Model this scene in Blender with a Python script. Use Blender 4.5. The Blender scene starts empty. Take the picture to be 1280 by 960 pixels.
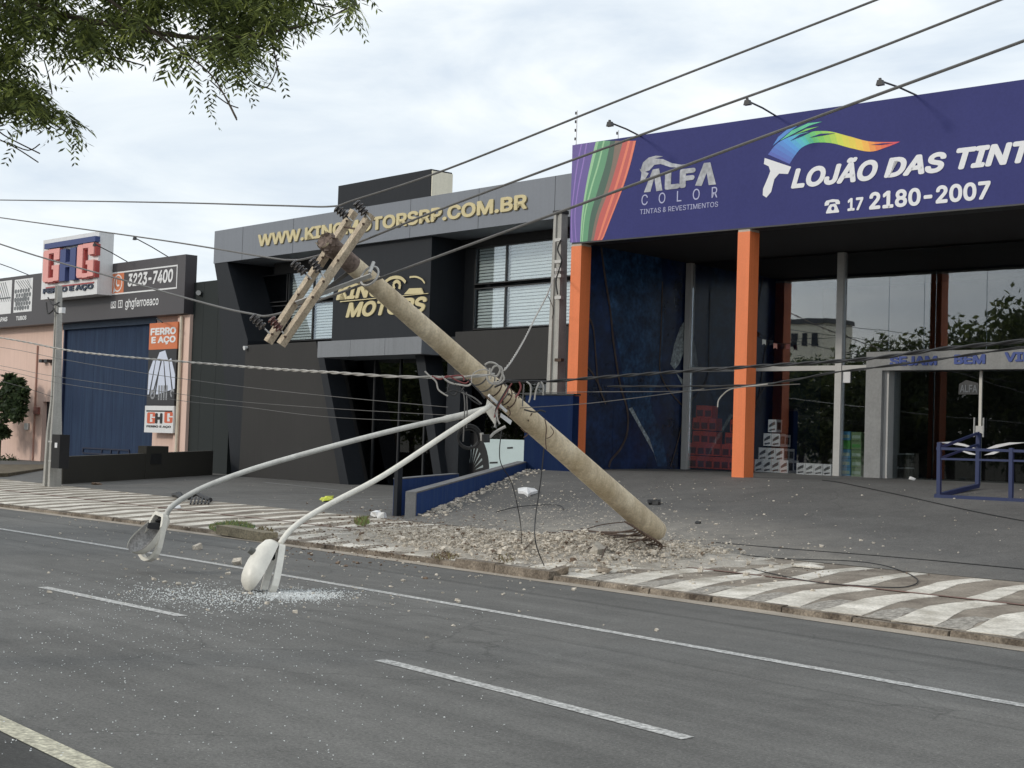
import bpy, bmesh, math, random
import numpy as np
from mathutils import Vector, Matrix
random.seed(7); rng = np.random.default_rng(7)
SC = bpy.context.scene; COL = SC.collection
R = math.radians

# ------------------------------------------------------------------ camera
FPX, YAW, PITCH, ROLL, CH = 1890.0, R(45.6), R(2.25), R(1.85), 1.6
fw = np.array([-math.sin(YAW)*math.cos(PITCH), math.cos(YAW)*math.cos(PITCH), math.sin(PITCH)])
rt = np.array([math.cos(YAW), math.sin(YAW), 0.0]); up = np.cross(rt, fw)
rt2 = rt*math.cos(ROLL)+up*math.sin(ROLL); up2 = -rt*math.sin(ROLL)+up*math.cos(ROLL)
cam = bpy.data.cameras.new("camera"); camo = bpy.data.objects.new("camera", cam); COL.objects.link(camo)
cam.sensor_width = 36; cam.lens = 36*FPX/1280; cam.clip_start = 0.1; cam.clip_end = 3000
M = Matrix(((rt2[0], up2[0], -fw[0], 0), (rt2[1], up2[1], -fw[1], 0), (rt2[2], up2[2], -fw[2], CH), (0, 0, 0, 1)))
camo.matrix_world = M; SC.camera = camo

# ------------------------------------------------------------------ light
SUN_TO = Vector((-0.40, -0.86, 0.42)).normalized()
w = bpy.data.worlds.new("World"); SC.world = w; w.use_nodes = True
nt = w.node_tree; nt.nodes.clear()
def N(t, typ, **kw):
    n = t.nodes.new(typ)
    for k, v in kw.items():
        if k.startswith('i_'): n.inputs[k[2:].replace('_', ' ')].default_value = v
        else: setattr(n, k, v)
    return n
out = N(nt, 'ShaderNodeOutputWorld'); bg = N(nt, 'ShaderNodeBackground'); bg.inputs['Strength'].default_value = 0.11
sky = N(nt, 'ShaderNodeTexSky', sky_type='NISHITA', sun_disc=False)
sky.sun_elevation = math.asin(SUN_TO.z); sky.sun_rotation = math.atan2(SUN_TO.x, SUN_TO.y)
tc = N(nt, 'ShaderNodeTexCoord'); mp = N(nt, 'ShaderNodeMapping'); mp.inputs['Scale'].default_value = (1.0, 1.0, 3.2)
n1 = N(nt, 'ShaderNodeTexNoise'); n1.inputs['Scale'].default_value = 3.6; n1.inputs['Detail'].default_value = 7; n1.inputs['Roughness'].default_value = 0.55; n1.inputs['Distortion'].default_value = 0.6
cr = N(nt, 'ShaderNodeValToRGB')
cr.color_ramp.elements[0].position = 0.36; cr.color_ramp.elements[0].color = (6.2, 6.95, 7.8, 1)
cr.color_ramp.elements[1].position = 0.60; cr.color_ramp.elements[1].color = (8.9, 9.2, 9.3, 1)
e = cr.color_ramp.elements.new(0.5); e.color = (7.7, 8.25, 8.65, 1)
mx = N(nt, 'ShaderNodeMixRGB'); mx.inputs['Fac'].default_value = 0.9
nt.links.new(tc.outputs['Generated'], mp.inputs['Vector']); nt.links.new(mp.outputs['Vector'], n1.inputs['Vector'])
nt.links.new(n1.outputs['Fac'], cr.inputs['Fac']); nt.links.new(sky.outputs['Color'], mx.inputs['Color1'])
nt.links.new(cr.outputs['Color'], mx.inputs['Color2']); nt.links.new(mx.outputs['Color'], bg.inputs['Color'])
nt.links.new(bg.outputs['Background'], out.inputs['Surface'])
sl = bpy.data.lights.new("sun", 'SUN'); sl.energy = 1.15; sl.angle = R(8); sl.color = (1.0, 0.93, 0.82)
so = bpy.data.objects.new("sun", sl); COL.objects.link(so)
so.rotation_euler = (-SUN_TO).to_track_quat('-Z', 'Y').to_euler(); so.location = (0, -10, 30)
SC.view_settings.view_transform = 'Standard'; SC.view_settings.look = 'None'
SC.view_settings.exposure = 0.16; SC.view_settings.gamma = 1.0
SC.render.engine = 'CYCLES'; SC.cycles.max_bounces = 8; SC.cycles.transparent_max_bounces = 12

# ------------------------------------------------------------------ geometry helpers
CAMP = np.array([0, 0, CH])
def ray(px, py): return fw + rt2*(px-640)/FPX - up2*(py-480)/FPX
def PXD(px, py, d): return Vector(CAMP + ray(px, py)*d)            # point seen there at depth d
def PXY(px, py, y): r = ray(px, py); return Vector(CAMP + r*(y/r[1]))
def PXZ(px, py, z): r = ray(px, py); return Vector(CAMP + r*((z-CH)/r[2]))
def toPX(p):
    q = np.array(p)-CAMP; d = q@fw; return 640+FPX*(q@rt2)/d, 480-FPX*(q@up2)/d, d
class Plane:
    def __init__(s, px, py, Y, a):
        s.o = PXY(px, py, Y); s.o.z = 0; a = R(a); s.u = Vector((math.cos(a), math.sin(a), 0)); s.v = Vector((-math.sin(a), math.cos(a), 0))
    def at(s, px, py, v=0.0):
        r = Vector(ray(px, py)); c = Vector(CAMP); k = ((s.o-c).dot(s.v)+v)/r.dot(s.v); p = c+r*k-s.o
        return p.dot(s.u), p.z
    def at_u(s, px, py, u):
        r = Vector(ray(px, py)); c = Vector(CAMP); k = ((s.o-c).dot(s.u)+u)/r.dot(s.u); p = c+r*k-s.o
        return p.dot(s.v), p.z
    def W(s, u, v, z): return s.o+s.u*u+s.v*v+Vector((0, 0, z))
L = Plane(715.3, 303, 24.2, 2.7)
K = Plane(560, 420, 27.0, -3.0)
G = Plane(229, 392, 28.0, -1.2)

class MB:
    def __init__(s): s.v = []; s.f = []; s.m = []; s.uv = None
    def add(s, vs, fs, mi=0):
        b = len(s.v); s.v += [tuple(x) for x in vs]; s.f += [tuple(b+i for i in f) for f in fs]; s.m += [mi]*len(fs); return s
    def hexa(s, c, mi=0):   # 8 corners: bottom ring 0-3, top ring 4-7
        return s.add(c, [(0,3,2,1),(4,5,6,7),(0,1,5,4),(1,2,6,5),(2,3,7,6),(3,0,4,7)], mi)
    def box(s, x0, x1, y0, y1, z0, z1, mi=0):
        return s.hexa([(x0,y0,z0),(x1,y0,z0),(x1,y1,z0),(x0,y1,z0),(x0,y0,z1),(x1,y0,z1),(x1,y1,z1),(x0,y1,z1)], mi)
    def pbox(s, P, u0, u1, v0, v1, z0, z1, mi=0):
        return s.hexa([P.W(u,v,z) for z in (z0,z1) for u,v in ((u0,v0),(u1,v0),(u1,v1),(u0,v1))], mi)
    def prism(s, P, poly, v0, v1, mi=0):       # poly: (u,z) outline counter-clockwise or not
        n = len(poly); a = sum(poly[i][0]*poly[(i+1)%n][1]-poly[(i+1)%n][0]*poly[i][1] for i in range(n))
        if a < 0: poly = poly[::-1]
        vs = [P.W(u,v0,z) for u,z in poly]+[P.W(u,v1,z) for u,z in poly]
        fs = [tuple(range(n)), tuple(range(2*n-1,n-1,-1))]+[(i+n,(i+1)%n+n,(i+1)%n,i) for i in range(n)]
        return s.add(vs, fs, mi)
    def beam(s, p, q, w_, h_, upv=Vector((0,0,1)), mi=0):
        p, q = Vector(p), Vector(q); d = (q-p).normalized(); x = d.cross(upv); x = x.normalized() if x.length > 1e-5 else Vector((1,0,0)); y = x.cross(d).normalized()
        c = [pt+x*a*w_/2+y*b*h_/2 for pt in (p,q) for a,b in ((-1,-1),(1,-1),(1,1),(-1,1))]
        return s.hexa(c, mi)
    def tube(s, pts, r, n=8, caps=True, mi=0):
        pts = [Vector(p) for p in pts]; m = len(pts); rs = r if isinstance(r, (list, tuple)) else [r]*m
        vs = []; prev = None
        for i, p in enumerate(pts):
            t = (pts[min(i+1,m-1)]-pts[max(i-1,0)]).normalized()
            if prev is None:
                a = Vector((0,0,1)) if abs(t.z) < .9 else Vector((1,0,0)); x = t.cross(a).normalized()
            else:
                x = (prev-t*prev.dot(t)).normalized()
            prev = x; y = t.cross(x)
            for k in range(n):
                an = 2*math.pi*k/n; vs.append(p+(x*math.cos(an)+y*math.sin(an))*rs[i])
        fs = [(i*n+k, i*n+(k+1)%n, (i+1)*n+(k+1)%n, (i+1)*n+k) for i in range(m-1) for k in range(n)]
        if caps: fs += [tuple(range(n-1,-1,-1)), tuple((m-1)*n+k for k in range(n))]
        return s.add(vs, fs, mi)
    def ring(s, c, axis, r, rr, n=18, k=6, mi=0):
        axis = Vector(axis).normalized(); a = Vector((0,0,1)) if abs(axis.z) < .9 else Vector((1,0,0)); x = axis.cross(a).normalized(); y = axis.cross(x)
        vs = []
        for i in range(n):
            an = 2*math.pi*i/n; d = x*math.cos(an)+y*math.sin(an)
            for j in range(k):
                b = 2*math.pi*j/k; vs.append(Vector(c)+d*(r+rr*math.cos(b))+axis*rr*math.sin(b))
        fs = [(i*k+j, ((i+1)%n)*k+j, ((i+1)%n)*k+(j+1)%k, i*k+(j+1)%k) for i in range(n) for j in range(k)]
        return s.add(vs, fs, mi)
    def chunk(s, c, sx, sy, sz, mi=0):
        c = Vector(c); rot = Matrix.Rotation(random.uniform(0,6.3), 3, 'Z') @ Matrix.Rotation(random.uniform(-.6,.6), 3, 'X')
        vs = []
        for z in (-1,1):
            for x,y in ((-1,-1),(1,-1),(1,1),(-1,1)):
                vs.append(c+rot @ Vector((x*sx*random.uniform(.4,1), y*sy*random.uniform(.4,1), z*sz*random.uniform(.4,1))))
        return s.hexa(vs, mi)
ORG = {}
def build(name, mb, mats, parent=None, label=None, cat=None, group=None, kind=None, smooth=False, org=None):
    if not isinstance(mats, (list, tuple)): mats = [mats]
    me = bpy.data.meshes.new(name)
    V = np.array([tuple(v) for v in mb.v], dtype=float)
    if parent is not None: o0 = ORG[parent.name]
    else:
        if org is None: org = (float((V[:,0].min()+V[:,0].max())/2), float((V[:,1].min()+V[:,1].max())/2), float(V[:,2].min()))
        o0 = tuple(org)
    V = V-np.array(o0)
    me.from_pydata(V.tolist(), [], mb.f)
    for m in mats: me.materials.append(m)
    if len(mats) > 1: me.polygons.foreach_set('material_index', mb.m)
    if smooth: me.polygons.foreach_set('use_smooth', [True]*len(me.polygons))
    if mb.uv is not None:
        uvl = me.uv_layers.new(name='UVMap'); idx = np.zeros(len(me.loops), dtype=np.int32); me.loops.foreach_get('vertex_index', idx)
        uvl.data.foreach_set('uv', np.array(mb.uv)[idx].ravel())
    me.update()
    o = bpy.data.objects.new(name, me); COL.objects.link(o)
    if parent is not None: o.parent = parent; ORG[o.name] = o0
    else: o.location = o0; ORG[o.name] = o0
    tag(o, label, cat, group, kind); return o
def tag(o, label=None, cat=None, group=None, kind=None):
    if label: o['label'] = label
    if cat: o['category'] = cat
    if group: o['group'] = group
    if kind: o['kind'] = kind
def thing(name, loc, label, cat, group=None):
    o = bpy.data.objects.new(name, None); COL.objects.link(o); o.location = loc; o.empty_display_size = .2
    ORG[o.name] = tuple(loc); tag(o, label, cat, group); return o
def smoothpts(pts, k=6):
    pts = [Vector(p) for p in pts]; o = []
    for i in range(len(pts)-1):
        p0 = pts[max(i-1,0)]; p1 = pts[i]; p2 = pts[i+1]; p3 = pts[min(i+2,len(pts)-1)]
        for j in range(k):
            t = j/k; o.append(.5*((2*p1)+(p2-p0)*t+(2*p0-5*p1+4*p2-p3)*t*t+(3*p1-p0-3*p2+p3)*t*t*t))
    o.append(pts[-1]); return o
try:
    import os
    FONT = bpy.data.fonts.load(os.path.join(bpy.utils.system_resource('DATAFILES'), 'fonts', 'Inter.woff2'))
except Exception: FONT = None
CAPH = [None]
def text_mb(s, P, lb, rtp, v, depth, bold=0.0, shear=0.0, space=1.0, pix=True, lt=None, isl=False):
    r"""lettering whose bounding box runs from pixel lb (left, bottom) to rtp (right, top) on plane P"""
    if lt is not None:      # lb / lt: baseline and cap height at the left end, rtp: right end
        (u0, z0), z1, u1 = P.at(*lb, v), P.at(*lt, v)[1], P.at(*rtp, v)[0]
    elif pix: (u0, z0), (u1, z1) = P.at(*lb, v), P.at(*rtp, v)
    else: (u0, z0), (u1, z1) = lb, rtp
    cu = bpy.data.curves.new('t', 'FONT'); cu.body = s; cu.size = 1; cu.shear = shear; cu.space_character = space; cu.resolution_u = 3
    if FONT: cu.font = FONT
    cu.extrude = .5 if depth > 0 else 0
    ob = bpy.data.objects.new('t', cu); COL.objects.link(ob)
    dg = bpy.context.evaluated_depsgraph_get(); dg.update()
    me = bpy.data.meshes.new_from_object(ob.evaluated_get(dg)); bpy.data.objects.remove(ob); bpy.data.curves.remove(cu)
    co = np.array([x.co[:] for x in me.vertices]); x0, y0 = co[:,0].min(), co[:,1].min(); x1, y1 = co[:,0].max(), co[:,1].max()
    fs = [tuple(p.vertices) for p in me.polygons]; bpy.data.meshes.remove(me)
    if lt is not None:
        if CAPH[0] is None:
            cu = bpy.data.curves.new('t', 'FONT'); cu.body = 'H'; cu.size = 1
            if FONT: cu.font = FONT
            ob = bpy.data.objects.new('t', cu); COL.objects.link(ob); dg = bpy.context.evaluated_depsgraph_get(); dg.update(); me = bpy.data.meshes.new_from_object(ob.evaluated_get(dg)); bpy.data.objects.remove(ob)
            CAPH[0] = max(v_.co[1] for v_ in me.vertices)
        y0, y1 = 0.0, CAPH[0]
    x0 -= bold; x1 += bold; y0 -= bold; y1 += bold
    fx = (u1-u0)/(x1-x0); fy = (z1-z0)/(y1-y0)
    def lay(cc):
        r_ = []
        for k, (dx, dy_) in enumerate([(0,0)]+([(math.cos(a_)*bold, math.sin(a_)*bold) for a_ in np.linspace(0, 2*math.pi, 13)[:-1]] if bold > 0 else [])):
            r_.append([P.W(u0+(c[0]+dx-x0)*fx, v-(c[2]+.5)*depth-.0003*k if depth > 0 else v-.0003*k, z0+(c[1]+dy_-y0)*fy) for c in cc])
        return r_
    if isl:
        base = MB(); base.add([tuple(c) for c in co], fs); res = []
        for m_ in islands(base):
            o_ = MB()
            for vs in lay(m_.v): o_.add(vs, m_.f)
            res.append(o_)
        return res
    mb = MB()
    for vs in lay(co): mb.add(vs, fs)
    return mb
def islands(mb):
    par = list(range(len(mb.v)))
    def find(a):
        while par[a] != a: par[a] = par[par[a]]; a = par[a]
        return a
    # weld by position
    pos = {}
    for i, v in enumerate(mb.v):
        k = tuple(round(x, 4) for x in v)
        if k in pos: par[find(i)] = find(pos[k])
        else: pos[k] = i
    for f in mb.f:
        for a in f[1:]: par[find(a)] = find(f[0])
    g = {}
    for f in mb.f: g.setdefault(find(f[0]), []).append(f)
    res = []
    for fs in g.values():
        m = MB(); mp_ = {}
        for f in fs:
            for a in f:
                if a not in mp_: mp_[a] = len(m.v); m.v.append(mb.v[a])
            m.f.append(tuple(mp_[a] for a in f)); m.m.append(0)
        res.append(m)
    return res

# ------------------------------------------------------------------ materials
def lin(c):
    return tuple(((x/255)/12.92 if x/255 <= .04045 else ((x/255+.055)/1.055)**2.4) for x in c)
def mat(name, col, rough=.7, var=.12, scale=3.0, fine=60.0, bump=.15, metal=0.0, streak=0.0, col2=None, spec=.5, stain=None, coord='Object'):
    m = bpy.data.materials.new(name); m.use_nodes = True; t = m.node_tree; b = t.nodes['Principled BSDF']
    b.inputs['Roughness'].default_value = rough; b.inputs['Metallic'].default_value = metal; b.inputs['Specular IOR Level'].default_value = spec
    c = N(t, 'ShaderNodeTexCoord'); src = c.outputs[coord]
    n = N(t, 'ShaderNodeTexNoise'); n.inputs['Scale'].default_value = scale; n.inputs['Detail'].default_value = 6; n.inputs['Roughness'].default_value = .6
    t.links.new(src, n.inputs['Vector'])
    r = N(t, 'ShaderNodeValToRGB'); r.color_ramp.elements[0].position = .3; r.color_ramp.elements[1].position = .7
    c2 = col2 if col2 else tuple(x*(1+var) for x in col)
    r.color_ramp.elements[0].color = (*[x*(1-var) for x in col], 1); r.color_ramp.elements[1].color = (*c2, 1)
    t.links.new(n.outputs['Fac'], r.inputs['Fac']); last = r.outputs['Color']
    n2 = N(t, 'ShaderNodeTexNoise'); n2.inputs['Scale'].default_value = fine; n2.inputs['Detail'].default_value = 3
    t.links.new(src, n2.inputs['Vector'])
    mr = N(t, 'ShaderNodeMapRange'); mr.inputs['From Min'].default_value = .3; mr.inputs['From Max'].default_value = .7
    mr.inputs['To Min'].default_value = 1-var*.8; mr.inputs['To Max'].default_value = 1+var*.8
    t.links.new(n2.outputs['Fac'], mr.inputs['Value'])
    mm = N(t, 'ShaderNodeMixRGB', blend_type='MULTIPLY'); mm.inputs['Fac'].default_value = 1
    t.links.new(last, mm.inputs['Color1']); t.links.new(mr.outputs['Result'], mm.inputs['Color2']); last = mm.outputs['Color']
    if streak > 0:     # rain streaks and grime
        mp2 = N(t, 'ShaderNodeMapping'); mp2.inputs['Scale'].default_value = (7, 7, .35); t.links.new(src, mp2.inputs['Vector'])
        n3 = N(t, 'ShaderNodeTexNoise'); n3.inputs['Scale'].default_value = 1.5; n3.inputs['Detail'].default_value = 5; t.links.new(mp2.outputs['Vector'], n3.inputs['Vector'])
        m3 = N(t, 'ShaderNodeMapRange'); m3.inputs['From Min'].default_value = .45; m3.inputs['From Max'].default_value = .75; m3.inputs['To Min'].default_value = 0; m3.inputs['To Max'].default_value = streak
        t.links.new(n3.outputs['Fac'], m3.inputs['Value'])
        m4 = N(t, 'ShaderNodeMixRGB'); m4.inputs['Color2'].default_value = (*(stain or tuple(x*.45 for x in col)), 1)
        t.links.new(m3.outputs['Result'], m4.inputs['Fac']); t.links.new(last, m4.inputs['Color1']); last = m4.outputs['Color']
    t.links.new(last, b.inputs['Base Color'])
    if bump > 0:
        bp = N(t, 'ShaderNodeBump'); bp.inputs['Strength'].default_value = bump; bp.inputs['Distance'].default_value = .01
        t.links.new(n2.outputs['Fac'], bp.inputs['Height']); t.links.new(bp.outputs['Normal'], b.inputs['Normal'])
    m['out'] = 1; return m
def glassmat(name, tint=(.25,.28,.28), ior=1.6, boost=1.0, rough=.01, refl=(.9,.95,1)):
    m = bpy.data.materials.new(name); m.use_nodes = True; t = m.node_tree; t.nodes.clear()
    o = N(t, 'ShaderNodeOutputMaterial'); g = N(t, 'ShaderNodeBsdfGlossy'); g.inputs['Roughness'].default_value = rough; g.inputs['Color'].default_value = (*refl, 1)
    tr = N(t, 'ShaderNodeBsdfTransparent'); tr.inputs['Color'].default_value = (*tint, 1)
    f = N(t, 'ShaderNodeFresnel'); f.inputs['IOR'].default_value = ior; mu = N(t, 'ShaderNodeMath', operation='MULTIPLY', use_clamp=True); mu.inputs[1].default_value = boost
    s = N(t, 'ShaderNodeMixShader'); c = N(t, 'ShaderNodeTexCoord'); n = N(t, 'ShaderNodeTexNoise'); n.inputs['Scale'].default_value = .7
    bp = N(t, 'ShaderNodeBump'); bp.inputs['Strength'].default_value = .03; bp.inputs['Distance'].default_value = .05
    t.links.new(c.outputs['Object'], n.inputs['Vector']); t.links.new(n.outputs['Fac'], bp.inputs['Height']); t.links.new(bp.outputs['Normal'], g.inputs['Normal'])
    t.links.new(f.outputs['Fac'], mu.inputs[0]); t.links.new(mu.outputs[0], s.inputs['Fac']); t.links.new(tr.outputs[0], s.inputs[1]); t.links.new(g.outputs[0], s.inputs[2]); t.links.new(s.outputs[0], o.inputs['Surface'])
    return m
# ------------------------------------------------------------------ terrain functions
_kx = np.array([-28.1,-20.8,-15.55,-12.9,-9.7,-8.1,-6.0]); _ky = np.array([13.66,13.33,12.95,12.72,12.38,12.24,11.98])
_pk = np.polyfit(_kx, _ky, 2)
def Yg(X):
    Xc = min(max(X, -30), -4); y = np.polyval(_pk, Xc); s = 2*_pk[0]*Xc+_pk[1]; return float(y+s*(X-Xc))
def Yk(X): return Yg(X)+.25
def Yb(X): return 16.75-.075*(X+10) if X < -10 else 16.75-.02*(X+10)
KH = .055
WS = (-20.75, 18.0)                                  # street end of the blue boundary wall
_e = L.W(L.at(657, 600, -.25)[0], -.25, 0); WE = (_e.x, _e.y)
def gz(X, Y):
    yk, yb = Yk(X), Yb(X)
    if Y < yk: return 0.0
    zb = KH+.028*(yb-yk)
    if Y <= yb: return KH+.028*(Y-yk)
    xw = WS[0]+(Y-WS[1])*(WE[0]-WS[0])/(WE[1]-WS[1])
    if X < xw: return min(zb+.010*(Y-yb), .3)
    yl = 24.2+.047*(X+22.95); t = (Y-yb)/(yl-yb)
    z = zb+(1.07-zb)*min(t, 1)
    if t > 1: z = 1.07+min((Y-yl)*.012, .04)
    return z
def GP(px, py):
    r = ray(px, py); d = 4.0; p = CAMP+r*d
    while d < 90:
        q = CAMP+r*(d+.5)
        if q[2] < gz(q[0], q[1]): break
        d += .5
    lo, hi = d, d+.5
    for _ in range(14):
        m_ = (lo+hi)/2; q = CAMP+r*m_
        if q[2] < gz(q[0], q[1]): hi = m_
        else: lo = m_
    q = CAMP+r*hi; return Vector((q[0], q[1], gz(q[0], q[1])))

# ------------------------------------------------------------------ ground materials
def asphalt(name, base, uvband=False, dust=()):
    m = bpy.data.materials.new(name); m.use_nodes = True; t = m.node_tree; b = t.nodes['Principled BSDF']; b.inputs['Roughness'].default_value = .82; b.inputs['Specular IOR Level'].default_value = .35
    c = N(t, 'ShaderNodeTexCoord'); src = c.outputs['Object']
    def noise(scale, det=4, rgh=.6, vec=src, dist=0):
        n = N(t, 'ShaderNodeTexNoise'); n.inputs['Scale'].default_value = scale; n.inputs['Detail'].default_value = det; n.inputs['Roughness'].default_value = rgh; n.inputs['Distortion'].default_value = dist
        t.links.new(vec, n.inputs['Vector']); return n.outputs['Fac']
    def mapr(s, a, b_, c_, d):
        r = N(t, 'ShaderNodeMapRange'); r.inputs['From Min'].default_value = a; r.inputs['From Max'].default_value = b_; r.inputs['To Min'].default_value = c_; r.inputs['To Max'].default_value = d; t.links.new(s, r.inputs['Value']); return r.outputs['Result']
    def mul(a, b_):
        n = N(t, 'ShaderNodeMath', operation='MULTIPLY')
        for i, x in enumerate((a, b_)):
            if isinstance(x, (int, float)): n.inputs[i].default_value = x
            else: t.links.new(x, n.inputs[i])
        return n.outputs[0]
    v = mul(mapr(noise(.35, 5), .3, .7, .84, 1.14), mapr(noise(9, 4), .3, .7, .93, 1.07))
    v = mul(v, mapr(noise(42, 4, .85), .36, .64, .66, 1.33)); v = mul(v, mapr(noise(26, 3, .7), .60, .74, 1.0, .74)); v = mul(v, mapr(noise(75, 1, .5), .66, .72, 1.0, 1.8)); v = mul(v, mapr(noise(1.3, 6, .7, dist=1.0), .40, .62, .90, 1.06))
    # cracks
    vo = N(t, 'ShaderNodeTexVoronoi', feature='DISTANCE_TO_EDGE'); vo.inputs['Scale'].default_value = .42
    nn = N(t, 'ShaderNodeTexNoise'); nn.inputs['Scale'].default_value = 1.7; nn.inputs['Detail'].default_value = 5; t.links.new(src, nn.inputs['Vector'])
    ad = N(t, 'ShaderNodeMixRGB', blend_type='ADD'); ad.inputs['Fac'].default_value = .5; t.links.new(src, ad.inputs['Color1']); t.links.new(nn.outputs['Color'], ad.inputs['Color2']); t.links.new(ad.outputs['Color'], vo.inputs['Vector'])
    crk = mapr(vo.outputs['Distance'], .0, .008, .70, 1.0); msk = mapr(noise(.23, 2), .44, .54, 0, 1)
    mxm = N(t, 'ShaderNodeMix'); t.links.new(msk, mxm.inputs[0]); mxm.inputs[2].default_value = 1.0; t.links.new(crk, mxm.inputs[3]); v = mul(v, mxm.outputs[0])
    if uvband:
        sp = N(t, 'ShaderNodeSeparateXYZ'); t.links.new(c.outputs['UV'], sp.inputs[0]); d = sp.outputs['Y']
        cx = N(t, 'ShaderNodeCombineXYZ'); t.links.new(mul(sp.outputs['X'], .12), cx.inputs[0]); t.links.new(mul(d, 3.2), cx.inputs[1])
        lng = noise(1.0, 5, .65, cx.outputs[0])                       # long stains along the lanes
        v = mul(v, mapr(lng, .3, .7, .80, 1.14))
        wob = N(t, 'ShaderNodeMath', operation='ADD'); t.links.new(d, wob.inputs[0]); t.links.new(mapr(noise(1.1, 4), 0, 1, -.08, .08), wob.inputs[1]); dd = wob.outputs[0]
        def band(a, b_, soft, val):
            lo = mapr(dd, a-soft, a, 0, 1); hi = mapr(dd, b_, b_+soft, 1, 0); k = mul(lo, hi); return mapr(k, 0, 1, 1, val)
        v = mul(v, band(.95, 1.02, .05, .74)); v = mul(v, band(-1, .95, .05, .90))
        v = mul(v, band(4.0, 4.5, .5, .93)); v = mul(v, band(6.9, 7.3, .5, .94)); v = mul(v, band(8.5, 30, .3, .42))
        v = mul(v, band(3.22, 3.25, .02, .84))
    rgb = N(t, 'ShaderNodeMixRGB', blend_type='MULTIPLY'); rgb.inputs['Fac'].default_value = 1; rgb.inputs['Color1'].default_value = (*base, 1); t.links.new(v, rgb.inputs['Color2']); last = rgb.outputs['Color']
    for (cx_, cy_, rx_, ry_, am) in dust:          # settled concrete dust round the crash
        mpp = N(t, 'ShaderNodeMapping'); mpp.inputs['Location'].default_value = (-cx_/rx_, -cy_/ry_, 0); mpp.inputs['Scale'].default_value = (1/rx_, 1/ry_, 0); t.links.new(src, mpp.inputs['Vector'])
        ln = N(t, 'ShaderNodeVectorMath', operation='LENGTH'); t.links.new(mpp.outputs['Vector'], ln.inputs[0])
        k = mul(mapr(ln.outputs['Value'], .15, 1.0, am, 0), mapr(noise(2.2, 6, .7), .3, .62, .25, 1)); k = mul(k, mapr(noise(30, 3, .7), .3, .6, .45, 1))
        md = N(t, 'ShaderNodeMixRGB'); md.inputs['Color2'].default_value = (.42,.38,.32,1); t.links.new(k, md.inputs['Fac']); t.links.new(last, md.inputs['Color1']); last = md.outputs['Color']
    t.links.new(last, b.inputs['Base Color'])
    bp = N(t, 'ShaderNodeBump'); bp.inputs['Strength'].default_value = .5; bp.inputs['Distance'].default_value = .006; t.links.new(noise(95, 2, .7), bp.inputs['Height']); t.links.new(bp.outputs['Normal'], b.inputs['Normal'])
    return m
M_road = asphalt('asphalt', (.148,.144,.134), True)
M_apron = asphalt('apron_asphalt', (.120,.116,.109), dust=((-16.2,17.3,5.2,3.2,.85), (-11.5,16.9,3.2,1.3,.5))); M_lot = asphalt('lot_asphalt', (.130,.125,.116), dust=((-21.5,17.0,4.5,1.6,.6),))
M_tan = mat('paving_tan', (.205,.165,.125), .9, .32, 1.8, 34, .4, streak=0, col2=(.33,.285,.23))
M_white = mat('paving_white', (.52,.47,.385), .88, .28, 2.4, 34, .5, col2=(.84,.79,.70), streak=.0)
M_cobble = mat('paving_cobble', (.25,.225,.19), .9, .45, 14, 40, .6, col2=(.5,.46,.4))
M_redstrip = mat('paving_red', (.20,.11,.085), .9, .25, 3, 60, .3)
M_kerb = mat('kerb_stone', (.11,.08,.055), .9, .45, 2.5, 40, .6, col2=(.30,.25,.195))
M_gutter = mat('gutter_concrete', (.36,.31,.25), .9, .25, 1.5, 50, .3)
M_paint = mat('road_paint', (.27,.265,.25), .8, .4, 22, 50, .3, col2=(.72,.71,.68))
M_paint2 = mat('road_paint_cream', (.40,.37,.28), .8, .35, 20, 50, .3, col2=(.74,.70,.54))
M_faint = mat('lot_paint', (.30,.30,.29), .8, .3, 2, 40, .2)
M_conc = mat('concrete', (.42,.38,.32), .85, .2, 3, 60, .4, streak=.5)
M_dust = mat('rubble_dust', (.40,.36,.30), .95, .35, 4, 70, .6, col2=(.5,.46,.4))

# ------------------------------------------------------------------ ground sheets
def strip(name, fa, fb, x0, x1, nx, ny, zf, m, kind='structure', dz=0, uvf=None, parent=None):
    mb = MB(); mb.uv = []
    for i in range(nx+1):
        X = x0+(x1-x0)*i/nx; a, b = fa(X), fb(X)
        for j in range(ny+1):
            Y = a+(b-a)*j/ny; mb.v.append((X, Y, zf(X, Y)+dz)); mb.uv.append((X, Yg(X)-Y))
    for i in range(nx):
        for j in range(ny):
            a = i*(ny+1)+j; mb.f.append((a, a+ny+1, a+ny+2, a+1)); mb.m.append(0)
    return build(name, mb, m, parent=parent, kind=kind, org=None if parent else (0,0,0), smooth=True)
g = MB(); g.v = [(-700,-500,-.03),(500,-500,-.03),(500,700,-.03),(-700,700,-.03)]; g.f = [(0,1,2,3)]; g.m = [0]
build('ground', g, mat('far_ground', (.16,.14,.10), .95, .3, .05, 2, 0), kind='structure', org=(0,0,0))
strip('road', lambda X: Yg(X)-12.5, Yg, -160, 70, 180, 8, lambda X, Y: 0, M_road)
strip('gutter', Yg, lambda X: Yk(X)+.02, -120, 40, 140, 1, lambda X, Y: 0, M_gutter, dz=.004)
sidewalk = strip('sidewalk', lambda X: Yk(X)+.1, Yb, -120, 30, 200, 6, gz, M_tan, dz=0)
strip('parking_lot', lambda X: Yb(X), lambda X: 30+.0*X, -120, -17, 160, 24, lambda X, Y: min(KH+.028*(Yb(X)-Yk(X))+.010*(Y-Yb(X)), .3), M_lot)
def fa(X): return Yb(X)
mb = MB(); nx, ny = 90, 26
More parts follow.
